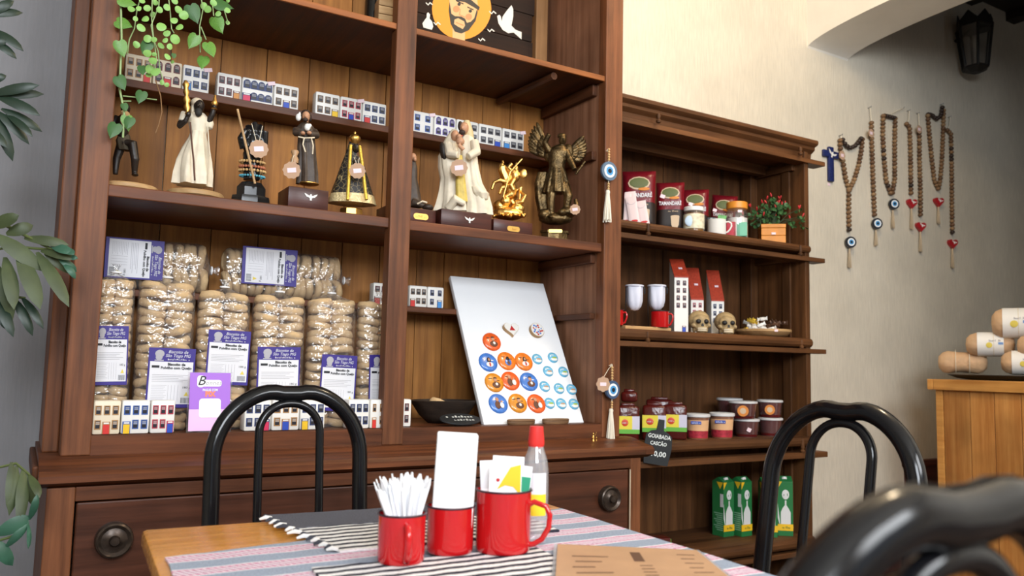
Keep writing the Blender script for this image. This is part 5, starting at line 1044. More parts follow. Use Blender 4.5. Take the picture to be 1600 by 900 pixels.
tips += [(.115, -.02, .155), (.128, -.02, .12), (-.09, 0, .175), (.0, -.02, .215), (.035, -.03, .20)]
b = B()
for tp in tips: b.tube([(tp[0]*.15, tp[1]*.15, .085), (tp[0]*.6, tp[1]*.6, .085+(tp[2]-.085)*.6+.01), tp], .0012, 5)
b.build('stems', mat('dark_stem', (.04, .07, .03), .6), F.t)
for tp in tips:
    for k in range(5): inst(LS, 'leaf', F.t, (tp[0]+rl.uniform(-.016, .016), tp[1]+rl.uniform(-.016, .016), tp[2]-rl.uniform(0, .04)), (rl.uniform(.3, 2.2), rl.uniform(-1, 1), rl.uniform(0, 6)), (.017, .015, .015))
for tp in tips[::2]+tips[-5:]: inst(flm, 'flower', F.t, (tp[0], tp[1]-.006, tp[2]), (rl.uniform(-.5, .8), rl.uniform(-.6, .6), 0), (.013, .013, .019))
# ---- second shelf: cloth filters, mug, houses, skulls, sweets
t = thing('serving_board', 'long pale wooden board lying along the shelf front', 'board', (PY(1010, 512, 2.41).x, 2.42, ZS2)); B().box(-.118, .112, -.028, .05, 0, .014, bev=.003).build('board_plank', M_disc, t); B().box(-.09, -.075, -.030, .05, .0138, .0156).build('dark_strap', M_brn, t); B().box(.02, .034, -.030, .05, .0138, .0156).build('dark_strap', M_brn, t)
M_cloth = mat('white_filter_cloth', (.72, .74, .86), .8)
for px_, lab in ((991, 'white cloth coffee strainer on wire stand, left one'), (1026, 'white cloth coffee strainer on wire stand over the red mug')):
    F = Fig('coffee_strainer', lab, px_, 2.455, ZS2+.0145, 'strainer', 'cloth coffee strainers', py_hint=480); r = 13.5*F.mh; zt = F.L(px_, 447).z
    B().tube([(r*cos(a), r*sin(a), zt) for a in [i/24*2*pi for i in range(24)]], .004, 8, closed=True).build('rim_ring', M_cloth, F.t, smooth=60)
    B().lathe([(r*.98, zt), (r*.96, zt-.03), (r*.92, zt-.058), (r*.78, zt-.080), (r*.45, zt-.094), (.001, zt-.097)], 30, fold=lambda a, z: .07*sin(5*a)+.03*sin(9*a+z*60), cap=False).build('cloth_bag', M_cloth, F.t, smooth=60)
    B().tube([(-r, 0, zt), (-r*1.02, .004, zt*.5), (-r*.95, .01, .002), (r*.4, .03, .002)], .0018, 6).tube([(r, .0, zt), (r*1.22, -.004, zt-.012), (r*1.2, 0, zt-.03)], .0035, 6).build('wire_stand', M_black, F.t, smooth=60)
mug('red_mug', 'red enamel mug on the pale board beneath the cloth strainer', 1031, 2.41, ZS2+.0145, 14, 25, M_enr, ph=505, hang=radians(-8), rim=M_rimk, hx=.55)
mug('red_mug', 'red enamel mug half hidden behind the right post', 961, 2.43, ZS2+.0145, 13, 24, M_enr, ph=505, hang=radians(-8), rim=M_rimk, hx=.5)
def tall_house(label, px0, px1, pyb, py_eave, py_top, wc, n, Y, rows_):
    F = Fig('tall_house', label, (px0+px1)/2, Y, ZS2, 'miniature house', 'tall miniature houses', py_hint=500); F.t.rotation_euler = (0, 0, F.rz*.62)
    w_ = (px1-px0)*F.mh*.98; he = F.L(px0, py_eave).z; ht = F.L(px0, py_top).z; d_ = .075
    poly = [(0, 0), (0, he), (d_, ht), (d_, 0)]; vs = [(-w_/2, y, z) for y, z in poly]+[(w_/2, y, z) for y, z in poly]
    B().add(vs, [(0, 1, 2, 3), (7, 6, 5, 4), (0, 4, 5, 1), (2, 6, 7, 3), (3, 7, 4, 0), (1, 5, 6, 2)]).build('house_body', M_house, F.t)
    k = .003; B().add([(-w_/2-.001, -.002, he-.002), (w_/2+.001, -.002, he-.002), (w_/2+.001, d_+.001, ht), (-w_/2-.001, d_+.001, ht), (-w_/2-.001, -.002, he+.003), (w_/2+.001, -.002, he+.003), (w_/2+.001, d_+.001, ht+.005), (-w_/2-.001, d_+.001, ht+.005)], [(0, 3, 2, 1), (4, 5, 6, 7), (0, 1, 5, 4), (1, 2, 6, 5), (2, 3, 7, 6), (3, 0, 4, 7)]).build('roof', M_roofred, F.t)
    sl_ = math.atan2(ht-he, d_); B().box(-.008, .008, -.0012, 0, -.005, .005).build('price_sticker', M_price, F.t, (.004, d_*.45-.0035, he+(ht-he)*.45+.004), (-(pi/2-sl_), 0, 0))
    for j in range(rows_):
        for i in range(2): inst(win_mesh(wc, False), 'window', F.t, ((i-.5)*w_*.46, 0, he-.034-.0305*j), sc=(w_*.24, 1, .020))
    inst(door_mesh('blue', wc), 'door', F.t, (w_*.2, 0, .001), sc=(w_*.28, 1, .028)); return F
tall_house('tall white miniature house with red roof, the highest of the three', 1053, 1076, 520, 433, 403, 'maroon', 2, 2.45, 4)
tall_house('tall white miniature house with steep red roof in the middle of the three', 1079, 1100, 520, 468, 417, 'red', 2, 2.515, 3)
tall_house('tall white miniature house with blue windows and steep red roof between the skulls', 1111, 1132, 520, 470, 421, 'navy', 2, 2.515, 3)
M_bone = mat('aged_bone', (.42, .30, .15), .6, var=.35, vscale=45, bump=.3, bscale=80)
def skull(label, px, Y):
    F = Fig('skull', label, px, Y, ZS2, 'skull', 'resin skulls', py_hint=520); t = F.t; t.rotation_euler = (0, 0, F.rz+radians(14)); s_ = 19*F.mh/.062
    def E(b, c, r, mi=0): b.ell(tuple(v*s_ for v in c), *[v*s_ for v in r], 16, 10, mi); return b
    b = B(); E(b, (0, .018, .070), (.056, .070, .052)); E(b, (0, -.035, .062), (.044, .030, .036)); E(b, (0, -.040, .026), (.032, .026, .022)); E(b, (.038, -.030, .040), (.013, .022, .012)); E(b, (-.038, -.030, .040), (.013, .022, .012)); E(b, (0, -.036, .011), (.029, .026, .012)); E(b, (.032, -.012, .020), (.008, .02, .018)); E(b, (-.032, -.012, .020), (.008, .02, .018))
    o = b.build('cranium', M_bone, t, mods=RM(.0022))
    for sx in (-1, 1):
        q = B(); E(q, (sx*.020, -.060, .060), (.0135, .010, .0125)); q.build('eye_socket', M_ink, t, smooth=60)
    q = B(); q.prism([(-.007*s_, .036*s_), (.007*s_, .036*s_), (.003*s_, .050*s_), (-.003*s_, .050*s_)], -.068*s_, -.055*s_); q.build('nose_hole', M_ink, t)
    for rw, zz in ((0, .024), (1, .014)):
        for i in range(8):
            a = (i-3.5)*.22; B().box(-.0030*s_, .0030*s_, -.003*s_, .003*s_, -.0042*s_, .0042*s_, bev=.0008).build('tooth', M_cream, t, (sin(a)*.028*s_, (-.036-cos(a)*.029)*s_, zz*s_), (0, 0, a))
skull('aged bone skull in front of the middle tall house', 1093, 2.425); skull('aged bone skull between the tall houses and the sweets tray', 1134, 2.425)
t = thing('sweets_tray', 'round pale wooden tray on the shelf holding wrapped sweets', 'tray', (PY(1192, 518, 2.505).x, 2.505, ZS2))
B().lathe([(.001, .004), (.07, .0), (.105, .010), (.122, .026), (.122, .036), (.116, .036), (.108, .026), (.001, .020)], 40).build('tray_disc', M_disc, t, smooth=40); B().box(-.008, .008, -.1235, -.1225, .023, .033).build('price_sticker', M_price, t, rot=(0, 0, radians(-22)))
tw = t.location.copy(); rc = random.Random(5)
cm = {'white': ('white wrapped sweet heaped on the left of the wooden tray', M_white), 'gold': ('gold-wrapped sweet on the wooden tray among the white ones', mat('gold_wrapper', (.70, .48, .06), .3, .4)), 'brown': ('brown sweet in clear wrapper on the right of the wooden tray', mat('brown_wrapped_sweet', (.10, .05, .03), .3))}
body_ = B().box(-.013, .013, -.009, .009, -.007, .007, bev=.004).prism([(.011, -.003), (.024, -.009), (.024, .009), (.011, .003)], -.001, .001).prism([(-.011, -.003), (-.024, -.009), (-.024, .009), (-.011, .003)], -.001, .001)
for i in range(30):
    a = rc.uniform(0, 2*pi); q = sqrt(rc.uniform(0, 1))*.092; x_, y_ = q*cos(a), q*sin(a); kd = 'brown' if x_-.3*y_ > .015 else ('gold' if rc.random() < .3 else 'white')
    o = body_.build('wrapped_sweet', cm[kd][1], None, tw+Vector((x_, y_, .032+.016*(i % 3)+.022*(1-q/.10))), (rc.uniform(-.5, .5), rc.uniform(-.5, .5), rc.uniform(0, 6)), smooth=30); tag(o, cm[kd][0], 'sweet', kd+' wrapped sweets on the tray')
# ---- third shelf: guava paste, cups, tubs
M_guava = mat('dark_red_guava_wrap', (.075, .008, .006), .18, bump=.5, bscale=50); M_yel = mat('yellow_label_ink', (.75, .62, .05), .45); M_grl = mat('green_label_ink', (.13, .42, .05), .45); M_lav = mat('lavender_label', (.60, .58, .70), .5)
def guava(label, px, pb, wpx, hpx, Y, z=ZS3, lab=True, yaw=0, d_=.06):
    F = Fig('guava_paste', label, px, Y, z, 'packet', 'dark red guava paste packs', py_hint=pb); F.t.rotation_euler = (0, 0, F.rz+yaw); w_ = wpx*F.mh; h_ = hpx*F.mv
    B().box(-w_/2, w_/2, -d_/2, d_/2, 0, h_, bev=.010).box(-w_*.32, w_*.32, -d_*.2, d_*.2, h_-.004, h_+.010, bev=.004).build('wrapped_block', M_guava, F.t, smooth=50)
    if lab:
        B().box(-w_*.5, w_*.5, -d_/2-.0008, -d_/2+.01, h_*.24, h_*.72, 0).box(-w_*.5, w_*.16, -d_/2-.0012, -d_/2, h_*.36, h_*.72, 1).box(-w_*.5, w_*.5, -d_/2-.0014, -d_/2, h_*.24, h_*.36, 2).build('label_band', [M_lav, M_yel, M_grl], F.t)
        B().ell((-w_*.18, -d_/2-.0012, h_*.54), w_*.16, .0012, h_*.10, 14, 6).build('fruit_print', mat('guava_red_print', (.60, .06, .03), .45), F.t, smooth=60); scrawl(7, .008, M_lwhite, F.t, (-w_*.18, -d_/2-.0026, h_*.54), w_*.26, 6, .16)
    return F
guava('dark red guava paste pack with yellow-green label closest to the right post', 980, 692, 34, 56, 2.43, yaw=radians(10))
guava('dark red guava paste pack with label behind the chalk tag', 1022, 690, 37, 54, 2.455)
guava('dark red guava paste pack with yellow-green label beside the fruit cups', 1055, 690, 36, 54, 2.45)
guava('unlabelled dark red block lying on top of the guava packs', 983, 636, 26, 16, 2.435, z=ZS3+.1495, lab=False, d_=.045)
guava('unlabelled dark red pack standing behind the guava packs', 1030, 690, 42, 58, 2.56, lab=False)
t = thing('chalk_tag', 'black bottle-shaped chalk tag hanging over the shelf edge, handwritten price', 'price tag', PY(1029, 690, 2.325), rot=(0, radians(8), -.50))
bo = [(-.045, -.085), (.045, -.085), (.052, -.02), (.048, .022), (.030, .036), (.014, .042), (.011, .082), (-.011, .082), (-.014, .042), (-.034, .036), (-.050, .022), (-.052, -.02)]
B().prism(bo, -.003, .003).build('tag_board', M_chalk, t)
text('GOIABADA', .021, M_chalkw, t, (0, -.0036, .018), bold=.0004, width=.086); text('CASCÃO', .019, M_chalkw, t, (0, -.0036, -.008), bold=.0004, width=.062); text('10,00', .026, M_chalkw, t, (.004, -.0036, -.046), bold=.0006, width=.055)
M_tubp = clear_plastic('clear_tub_plastic', (.98, .96, .96), gloss=.25, rough=.1, body=.04, bump=0); M_jam = mat('dark_red_jam', (.10, .008, .008), .2); M_clid = mat('frosted_white_lid', (.62, .62, .63), .3)
def tub(label, px, pb, rpx, hpx, Y, z, kind):
    F = Fig('jam_tub' if kind != 'cup' else 'fruit_cup', label, px, Y, z, 'tub' if kind != 'cup' else 'cup', 'jam tubs' if kind != 'cup' else 'fruit cups', py_hint=pb); r = rpx*F.mh; h_ = hpx*F.mv
    B().lathe([(r*.80, 0), (r*.84, .003), (r*.96, h_*.86), (.001, h_*.86)], 28).build('contents', M_jam if kind != 'cup' else mat('orange_brown_sweet', (.30, .11, .04), .4), F.t, smooth=50)
    B().lathe([(r*.83, 0), (r*.985, h_*.90)], 28, cap=False).build('clear_wall', M_tubp, F.t, smooth=60)
    B().lathe([(r*.97, h_*.87), (r*1.05, h_*.88), (r*1.05, h_*.97), (r*.98, h_), (r*.9, h_*.985), (.001, h_*.985)], 30).build('lid', M_clid, F.t, smooth=40)
    if kind == 'sticker': B().lathe([(r*.40, r*.94), (r*.40, r*.965), (r*.001, r*.965)], 20, 0, T3(0, 0, h_*.46, pi/2)).lathe([(r*.22, r*.94), (r*.22, r*.975), (r*.001, r*.975)], 16, 1, T3(0, 0, h_*.46, pi/2)).build('orange_sticker', [M_flame, M_cupc], F.t)
    if kind == 'price': B().box(-.008, .008, -r*.965, -r*.95, -.008, .008).build('price_sticker', M_price, F.t, (r*.2, 0, h_*.42), (0, radians(25), 0))
    if kind == 'cup':
        N = 20; vs = []; fs = []; 
        for j, (zz, k) in enumerate(((.06, .86), (.34, .90), (.76, .965))):
            for i in range(N+1): a = -pi/2-1.2+2.4*i/N; vs.append((r*k*1.015*cos(a), r*k*1.015*sin(a), h_*zz))
        mi = []
        for j in range(2):
            for i in range(N): fs.append((j*(N+1)+i, j*(N+1)+i+1, (j+1)*(N+1)+i+1, (j+1)*(N+1)+i)); mi.append(j)
        b = B().add(vs, fs); b.m = mi; b.build('wrap_label', [mat('crimson_fruit_print', (.42, .03, .05), .4, var=.5, vscale=70), mat('peach_label', (.72, .42, .22), .4)], F.t, smooth=60)
        B().box(-r*.55, r*.30, -r*1.0, -r*.97, h_*.60, h_*.72, bev=.001).build('brand_patch', mat('blue_brand_patch', (.03, .08, .40), .4), F.t); scrawl(9, .010, M_lwhite, F.t, (-r*.12, -r*1.005, h_*.66), r*.7, 5, .14)
    return F
tub('clear fruit cup with peach and red label beside the guava packs', 1090, 688, 19, 39, 2.44, ZS3, 'cup'); tub('clear fruit cup with peach and red label next to the jam tubs', 1128, 688, 19.5, 39, 2.44, ZS3, 'cup')
f1 = tub('jam tub with white price sticker, bottom of the left front stack', 1166.5, 684, 20, 28, 2.45, ZS3, 'price'); f2 = tub('jam tub at the bottom of the right stack, behind the chair', 1204, 684, 19, 28, 2.455, ZS3, 'plain')
tub('jam tub with round orange sticker on the left front stack', 1161, 656, 22, 27, 2.45, ZS3+28*f1.mv+.001, 'sticker'); tub('jam tub with round orange sticker on the right stack', 1203, 656, 20, 27, 2.455, ZS3+28*f2.mv+.001, 'sticker')
g1 = tub('jam tub standing behind the fruit cups, carrying another', 1140, 684, 19, 28, 2.58, ZS3, 'plain'); tub('plain jam tub on top at the back left of the stacks', 1140, 654, 20, 27, 2.58, ZS3+28*g1.mv+.001, 'plain')
# ---- bottom: milk cartons and boxes
M_cg = mat('green_carton', (.018, .16, .045), .35); M_cw = mat('white_carton_print', (.66, .66, .66), .4); M_cy = mat('yellow_carton_print', (.80, .48, .02), .4); M_clg = mat('pale_green_print', (.20, .42, .26), .45)
def carton(label, px, pb, Y, yaw, hpx=100):
    F = Fig('milk_carton', label, px, Y, ZS4, 'carton', 'green milk cartons', py_hint=pb); F.t.rotation_euler = (0, 0, F.rz+yaw); w_, d_, h_ = .064, .064, hpx*F.mv*.90
    B().box(-w_/2, w_/2, -d_/2, d_/2, 0, h_*.92, bev=.001).add([(-w_/2, -d_/2, h_*.92), (w_/2, -d_/2, h_*.92), (w_/2, d_/2, h_*.92), (-w_/2, d_/2, h_*.92), (-w_/2, 0, h_), (w_/2, 0, h_)], [(0, 1, 5, 4), (2, 3, 4, 5), (0, 4, 3), (1, 2, 5)]).build('carton_body', M_cg, F.t)
    f = -d_/2-.0008
    b = B().prism([(-w_*.30, h_*.14), (w_*.34, h_*.14), (w_*.34, h_*.40), (w_*.20, h_*.47), (w_*.07, h_*.52), (w_*.07, h_*.60), (-w_*.03, h_*.60), (-w_*.03, h_*.52), (-w_*.18, h_*.47), (-w_*.30, h_*.40)], f, f+.002, 0).ell((w_*.02, f+.0004, h_*.70), w_*.24, .0012, h_*.085, 16, 6, 0)
    b.box(-w_*.5, w_*.5, f-.0006, f+.002, h_*.09, h_*.20, 1).prism([(-w_*.5, h_*.80), (-w_*.2, h_*.92), (-w_*.5, h_*.92)], f, f+.002, 1).prism([(-w_*.5, h_*.30), (-w_*.32, h_*.14), (-w_*.5, h_*.55)], f, f+.002, 0); b.build('front_print', [M_cw, M_cy], F.t)
    scrawl(8, .014, M_cg, F.t, (0, f-.0012, h_*.145), w_*.6, 2, .14); scrawl(4, .016, M_cg, F.t, (w_*.02, f-.0014, h_*.70), w_*.3, 3, .14)
    b = B(); xl = -w_/2-.0008
    for i in range(9): b.box(xl, xl+.001, -d_*.42, d_*(.10+.12*(i % 3)), h_*(.10+.035*i), h_*(.118+.035*i), 0)
    b.box(xl, xl+.001, -d_*.46, -d_*.2, h_*.50, h_*.72, 1).add([(xl, -d_*.46, h_*.92), (xl, d_*.10, h_*.92), (xl, -d_*.2, h_*.80)], [(0, 1, 2)], 2); b.build('side_print', [M_clg, M_cw, M_cy], F.t)
    B().lathe([(.011, 0), (.011, .010), (.001, .010)], 16, T=T3(0, -d_*.25, h_*.945, radians(-24))).build('cap', M_white, F.t, smooth=40); return F
carton('green milk carton at the left end, side panel turned to the viewer', 1130, 830, 2.545, radians(48)); carton('green milk carton second from left, side panel turned to the viewer', 1158, 834, 2.515, radians(48))
carton('green milk carton just right of the chair tube', 1200, 843, 2.45, radians(16)); carton('green milk carton at the right end with white bottle print', 1225, 842, 2.44, radians(12))
t = thing('dark_packet_box', 'dark red box with green end lying on the bottom shelf', 'box', (PY(1020, 828, 2.47).x, 2.47, ZS4), radians(-20)); B().box(-.06, .06, -.04, .04, 0, .05, bev=.004).build('box_body', M_guava, t, smooth=40); B().box(.058, .0608, -.038, .038, .003, .047).box(.01, .06, -.0408, -.038, .004, .03).build('green_label', M_grl, t)
# ------------------------------------------------------------------ wall: cross, rosaries, lantern
YW = 2.73
t = thing('wall_cross', 'small dark blue cross with a white dove on the wall beside the shelf unit', 'cross', PY(1295, 252, YW)+Vector((0, -.002, 0)))
M_lapis = mat('speckled_blue_cross', (.018, .028, .13), .4, var=.7, vscale=160); kx = .00335
B().box(-.020, .020, -.018, 0, -.112, .075, bev=.006).build('upright', M_lapis, t, smooth=40); B().box(-.062, .062, -.017, -.001, .016, .054, bev=.006).build('crossbar', M_lapis, t, smooth=40); dove(t, .034, (.002, -.0182, .032), (0, radians(20), 0))
tag(B().box(-.010, .010, -.002, 0, -.008, .008).build('wall_sticker', M_price, None, PY(1295, 288, YW)-Vector((0, .0005, 0))), 'tiny price sticker on the wall under the blue cross', 'sticker')
beadm = []
for i, c in enumerate(((.20, .11, .05), (.13, .065, .03), (.035, .02, .014), (.27, .16, .075))):
    o = B().ell((0, 0, 0), 1, 1, .86, 12, 8).build('bead', mat('rosary_bead_%s' % ('tan', 'brown', 'dark', 'light')[i], c, .5, var=.25, vscale=1)); o.data.polygons.foreach_set('use_smooth', [True]*len(o.data.polygons)); beadm.append(o.data); bpy.data.objects.remove(o)
rb = random.Random(2)
def zr(x, y, Y=YW-.016): return PY(1250+x/3.103, 150+y/3.103, Y)
def rosary(label, strands, dark, pend, pz, tl, string, tagp=None):
    top = zr(*string[0]); t = thing('rosary', label, 'rosary', top, 0, 'wooden rosaries hanging on the wall')
    B().tube([zr(*p)-top for p in string], .0022, 6).build('hanging_cord', M_string, t); B().tube([(0, .016, 0), (0, -.006, 0), (0, -.007, .006)], .0025, 6).build('wall_nail', mat('steel_nail', (.4, .4, .42), .3, 1), t)
    for st in strands:
        P = [zr(*p) for p in st]; L_ = [0]
        for i in range(1, len(P)): L_.append(L_[-1]+(P[i]-P[i-1]).length)
        n = max(2, int(L_[-1]/.0215))
        for k in range(n+1):
            d = L_[-1]*k/n; i = max(j for j in range(len(P)-1) if L_[j] <= d+1e-9); u = (d-L_[i])/max(1e-9, L_[i+1]-L_[i]); q = P[i].lerp(P[i+1], u)
            inst(beadm[2] if (st in dark or rb.random() < .08) else beadm[rb.choice((0, 0, 1, 1, 3))], 'bead', t, q-top, (0, 0, rb.uniform(0, 3)), (.0134, .0134, .0134))
        B().tube([p-top for p in P], .002, 5).build('bead_cord', M_dry, t)
    pc = zr(*pz)-top
    if pend == 'eye': o = eye_disc(t, 27/3.103*.0034, 0, .014, rot=(0, 0, radians(-22))); o.location = pc+Vector((0, -.002, 0)); o.data.materials[0] = M_eyed
    else:
        o = B().prism([(x*1.02, z*1.02-.004) for x, z in hp], -.011, .009).build('red_heart', mat('red_heart_enamel', (.36, .012, .018), .3), t, pc, (0, 0, radians(-18)), smooth=30); dove(o, .018, (.006, -.0112, 0), (0, radians(15), 0))
    n0 = len(C.objects); ts = tassel(t, 0, tl, .012, n=18, sd=int(pz[0])); ts.data.materials[0] = mat('beige_cotton_tassel', (.50, .40, .28), .9); ts.location = pc-Vector((0, 0, .034))
    if tagp:
        g = B().prism([(.024*cos(a)*(1+.05*cos(8*a)), .024*sin(a)*(1+.05*cos(8*a))) for a in [i/40*2*pi for i in range(40)]], -.0006, .0006).build('price_tag', M_tagp, t, zr(tagp[0], tagp[1], YW-.032)-top); B().box(-.011, .011, -.0012, 0, -.008, .008).build('price_sticker', M_price, g)
    return t
tp1 = [(207, 212), (222, 240), (245, 252), (270, 240), (296, 206)]
rosary('wooden rosary in a Y shape with blue eye pendant, nearest the blue cross', [[(195, 215), (196, 250), (207, 305), (222, 400), (238, 450)], [(303, 210), (298, 265), (285, 335), (262, 410), (242, 450)], tp1, [(238, 460), (237, 540), (239, 648)]], [tp1], 'eye', (240, 710), .10, [(200, 190), (197, 215)], (205, 288))
rosary('single-strand wooden rosary with large blue eye pendant, second from the cross', [[(347, 130), (349, 230), (354, 380), (362, 575)]], [], 'eye', (368, 620), .085, [(340, 55), (343, 95), (347, 130)], (345, 180))
tp3 = [(410, 95), (435, 100), (458, 106)]
rosary('looped wooden rosary with blue eye pendant, third from the cross', [[(404, 96), (402, 190), (408, 300), (418, 410), (440, 470)], [(462, 110), (460, 250), (460, 400), (449, 470)], tp3], [tp3], 'eye', (450, 525), .10, [(500, 58), (445, 84), (433, 98)])
rosary('single-strand wooden rosary with red heart, shortest of the single strands', [[(517, 135), (532, 150), (536, 260), (539, 470)]], [], 'heart', (540, 517), .12, [(530, 70), (528, 110), (520, 135)])
rosary('single-strand wooden rosary with red heart and round price tag at its top', [[(579, 160), (580, 300), (584, 450), (585, 575)]], [], 'heart', (583, 630), .115, [(575, 82), (577, 125), (579, 160)], (578, 162))
tp6 = [(622, 88), (640, 92), (662, 112), (684, 95), (690, 55)]
rosary('looped wooden rosary with dark knotted top and red heart', [[(620, 95), (628, 190), (640, 310), (652, 410), (670, 448)], [(697, 70), (694, 190), (688, 320), (680, 410), (672, 448)], tp6], [tp6], 'heart', (670, 510), .10, [(690, 40), (690, 55)])
rosary('single-strand wooden rosary with red heart, furthest from the cross', [[(714, 165), (732, 182), (736, 330), (737, 500), (739, 660)]], [], 'heart', (738, 712), .115, [(728, 100), (726, 140), (716, 165)])
q = PY(1523, 65, 2.615); t = thing('wall_lantern', 'black iron six-sided wall lantern hanging beyond the arch', 'lantern', q); t.rotation_euler = (0, 0, radians(12))
M_iron = mat('black_iron', (.010, .009, .008), .55)
RT, RBm, zt_, zb2 = .118, .082, .085, -.165
def hexp(r, z, i): a = radians(60*i+30); return Vector((r*cos(a), r*sin(a)*.85, z))
for i in range(6):
    B().tube([hexp(RBm, zb2, i), hexp(RT, zt_, i)], .008, 6).build('frame_bar', M_iron, t)
    p = [hexp(RBm*.97, zb2, i), hexp(RBm*.97, zb2, i+1), hexp(RT*.97, zt_, i+1), hexp(RT*.97, zt_, i)]; n_ = (p[1]-p[0]).cross(p[2]-p[0]).normalized()*.0015
    B().add([v[:] for v in p]+[(v-n_)[:] for v in p], [(0, 1, 2, 3), (7, 6, 5, 4), (0, 4, 5, 1), (1, 5, 6, 2), (2, 6, 7, 3), (3, 7, 4, 0)]).build('pane', M_glass, t)
    pk = [(p[3]+(p[2]-p[3])*u)+Vector((0, 0, .085*v)) for u, v in ((0, 0), (1, 0), (1, .35), (.8, .6), (.5, 1), (.2, .6), (0, .35))]
    n2 = n_*3; m_ = len(pk); B().add([v[:] for v in pk]+[(v+n2)[:] for v in pk], [tuple(range(m_)), tuple(range(2*m_-1, m_-1, -1))]+[((j+1) % m_, j, m_+j, m_+(j+1) % m_) for j in range(m_)]).build('crest_plate', M_iron, t)
B().lathe([(RBm*.4, zb2-.03), (RBm*1.05, zb2-.008), (RBm*1.05, zb2+.004), (.001, zb2+.004)], 6, T=Euler((0, 0, pi/6)).to_matrix().to_4x4() @ Matrix.Diagonal((1, .85, 1, 1))).build('base_plate', M_iron, t); B().lathe([(RT*1.04, zt_-.006), (RT*1.04, zt_+.006), (.03, zt_+.05), (.001, zt_+.05)], 6, T=Euler((0, 0, pi/6)).to_matrix().to_4x4() @ Matrix.Diagonal((1, .85, 1, 1))).build('roof_plate', M_iron, t)
B().lathe([(.012, zb2), (.012, -.06), (.028, -.03), (.030, .0), (.015, .03), (.001, .034)], 16).build('bulb', M_glass, t, smooth=60); B().tube([(0, .11, .03), (0, .05, .06), (0, 0, zt_+.03)], .010, 8).build('wall_bracket', M_iron, t)
# ------------------------------------------------------------------ counter beyond the arch with wrapped loaves
XC = 3.86; yl = PX(1463, 640, XC).y; yt = PX(1449, 592, XC-.02).y; ztop = PX(1500, 593.5, XC-.02).z
ct = thing('service_counter', 'honey-coloured plank counter beyond the arch carrying wrapped loaves', 'counter', (XC, yl, 0))
M_ct = wood('counter_plank_wood', (.42, .15, .034), (.64, .30, .085), 'Z', .4); M_cty = wood('counter_top_wood', (.50, .20, .045), (.72, .36, .10), 'Y', .35)
yn = 1.12; th = .052
B().box(-.025, .56, yn-yl, yt-yl-.03, ztop-th, ztop, bev=.004).build('top_board', M_cty, ct); B().box(-.025, .56, yt-yl-.0295, yt-yl, ztop-th, ztop, bev=.004).build('end_cap', M_cty, ct)
B().box(-.004, .52, -.035, 0, .0, ztop-th, bev=.003).build('corner_post', M_cty, ct)
yy = -.037
ws = [.128, .112, .118, .115, .12, .115, .12, .12]
for w_ in ws:
    if yl+yy-w_ < yn: break
    B().box(0, .018, yy-w_+.0015, yy-.0015, 0, ztop-th-.001, bev=.002).build('plank', M_ct, ct); yy -= w_
B().box(.02, .50, yn-yl+.01, -.04, 0, ztop-th-.002).build('carcass', M_ct, ct)
M_kraft = mat('kraft_wrapping', (.66, .42, .24), .6, bump=1.0, bscale=40, var=.15, vscale=18)
def Pc(px, py): return PX(px, py, 4.02)
q = Pc(1565, 588); t = thing('oval_tray', 'black oval tray on the counter under the wrapped loaves', 'tray', (4.06, q.y+.005, ztop), radians(0))
B().lathe([(.001, .004), (.10, .0), (.145, .008), (.175, .024), (.170, .026), (.14, .012), (.001, .009)], 40, T=Matrix.Diagonal((.85, 1.55, 1, 1))).build('tray_dish', M_black, t, smooth=50)
def loaf(label, px, py, lpx, hpx, tie=0, band=True, X=4.02, tilt=0, yaw=0):
    P = PX(px, py, X); Y = P.y; F = Fig('wrapped_loaf', label, px, Y, P.z-hpx*.5*.0033, 'loaf', 'loaves wrapped in kraft paper', py_hint=py); F.t.location = P-Vector((0, 0, hpx*.5*F.mv)); F.t.rotation_euler = (0, 0, F.rz+yaw)
    L_ = lpx*F.mh; r = hpx*F.mv/2; T = T3(0, 0, r, 0, pi/2, 0)
    prof_ = [(.001, -L_/2), (r*.55, -L_/2+.004), (r*.86, -L_*.40), (r, -L_*.30), (r*(.88 if tie else 1), -.012 if tie else 0), (r*(.88 if tie else 1), .012), (r, L_*.30), (r*.86, L_*.40), (r*.55, L_/2-.004), (.001, L_/2)]
    B().lathe(prof_, 26, T=T, fold=lambda a, z: .045*sin(5*a+z*50)+.03*sin(11*a-z*90), cap=False).build('kraft_wrap', M_kraft, F.t, smooth=50)
    if band:
        B().lathe([(r*1.085, -L_*.26), (r*1.085, L_*.27)], 28, T=T, cap=False).build('white_label', mat('white_loaf_label', (.88, .86, .82), .5), F.t, smooth=60)
        B().ell((-L_*.02, -r*1.085, r*.9), r*.25, .0015, r*.25, 14, 6, 0).build('yellow_roundel', M_lgold, F.t, smooth=30); B().box(L_*.16, L_*.26, -r*1.10, -r*1.07, r*.95, r*1.15).build('blue_print', mat('blue_label_print', (.15, .30, .62), .5), F.t)
        scrawl(11, .014, M_lgrey, F.t, (L_*.05, -r*1.095, r*1.30), L_*.34, 4, .12)
    b = B(); xs_ = (-.03, .03) if tie else (L_*.07,)
    for x_ in xs_: b.tube([(x_, r*1.09*cos(a), r+r*1.09*sin(a)) for a in [i/20*2*pi for i in range(20)]], .0016, 5, closed=True)
    b.build('string_tie', M_string, F.t); return F
loaf('wrapped loaf tied twice with string, left end of the bottom row', 1504, 566, 78, 35, tie=1, band=False, X=4.04)
loaf('wrapped loaf with white label at the right of the bottom row', 1600, 567, 74, 35, X=4.04)
loaf('wrapped loaf with wide white label, left one of the second layer', 1547, 538, 78, 35, X=4.06)
loaf('wrapped loaf at the frame edge, right one of the second layer', 1626, 541, 76, 35, X=4.06)
loaf('wrapped loaf with printed label on top of the pile', 1586, 505, 76, 44, X=4.08)
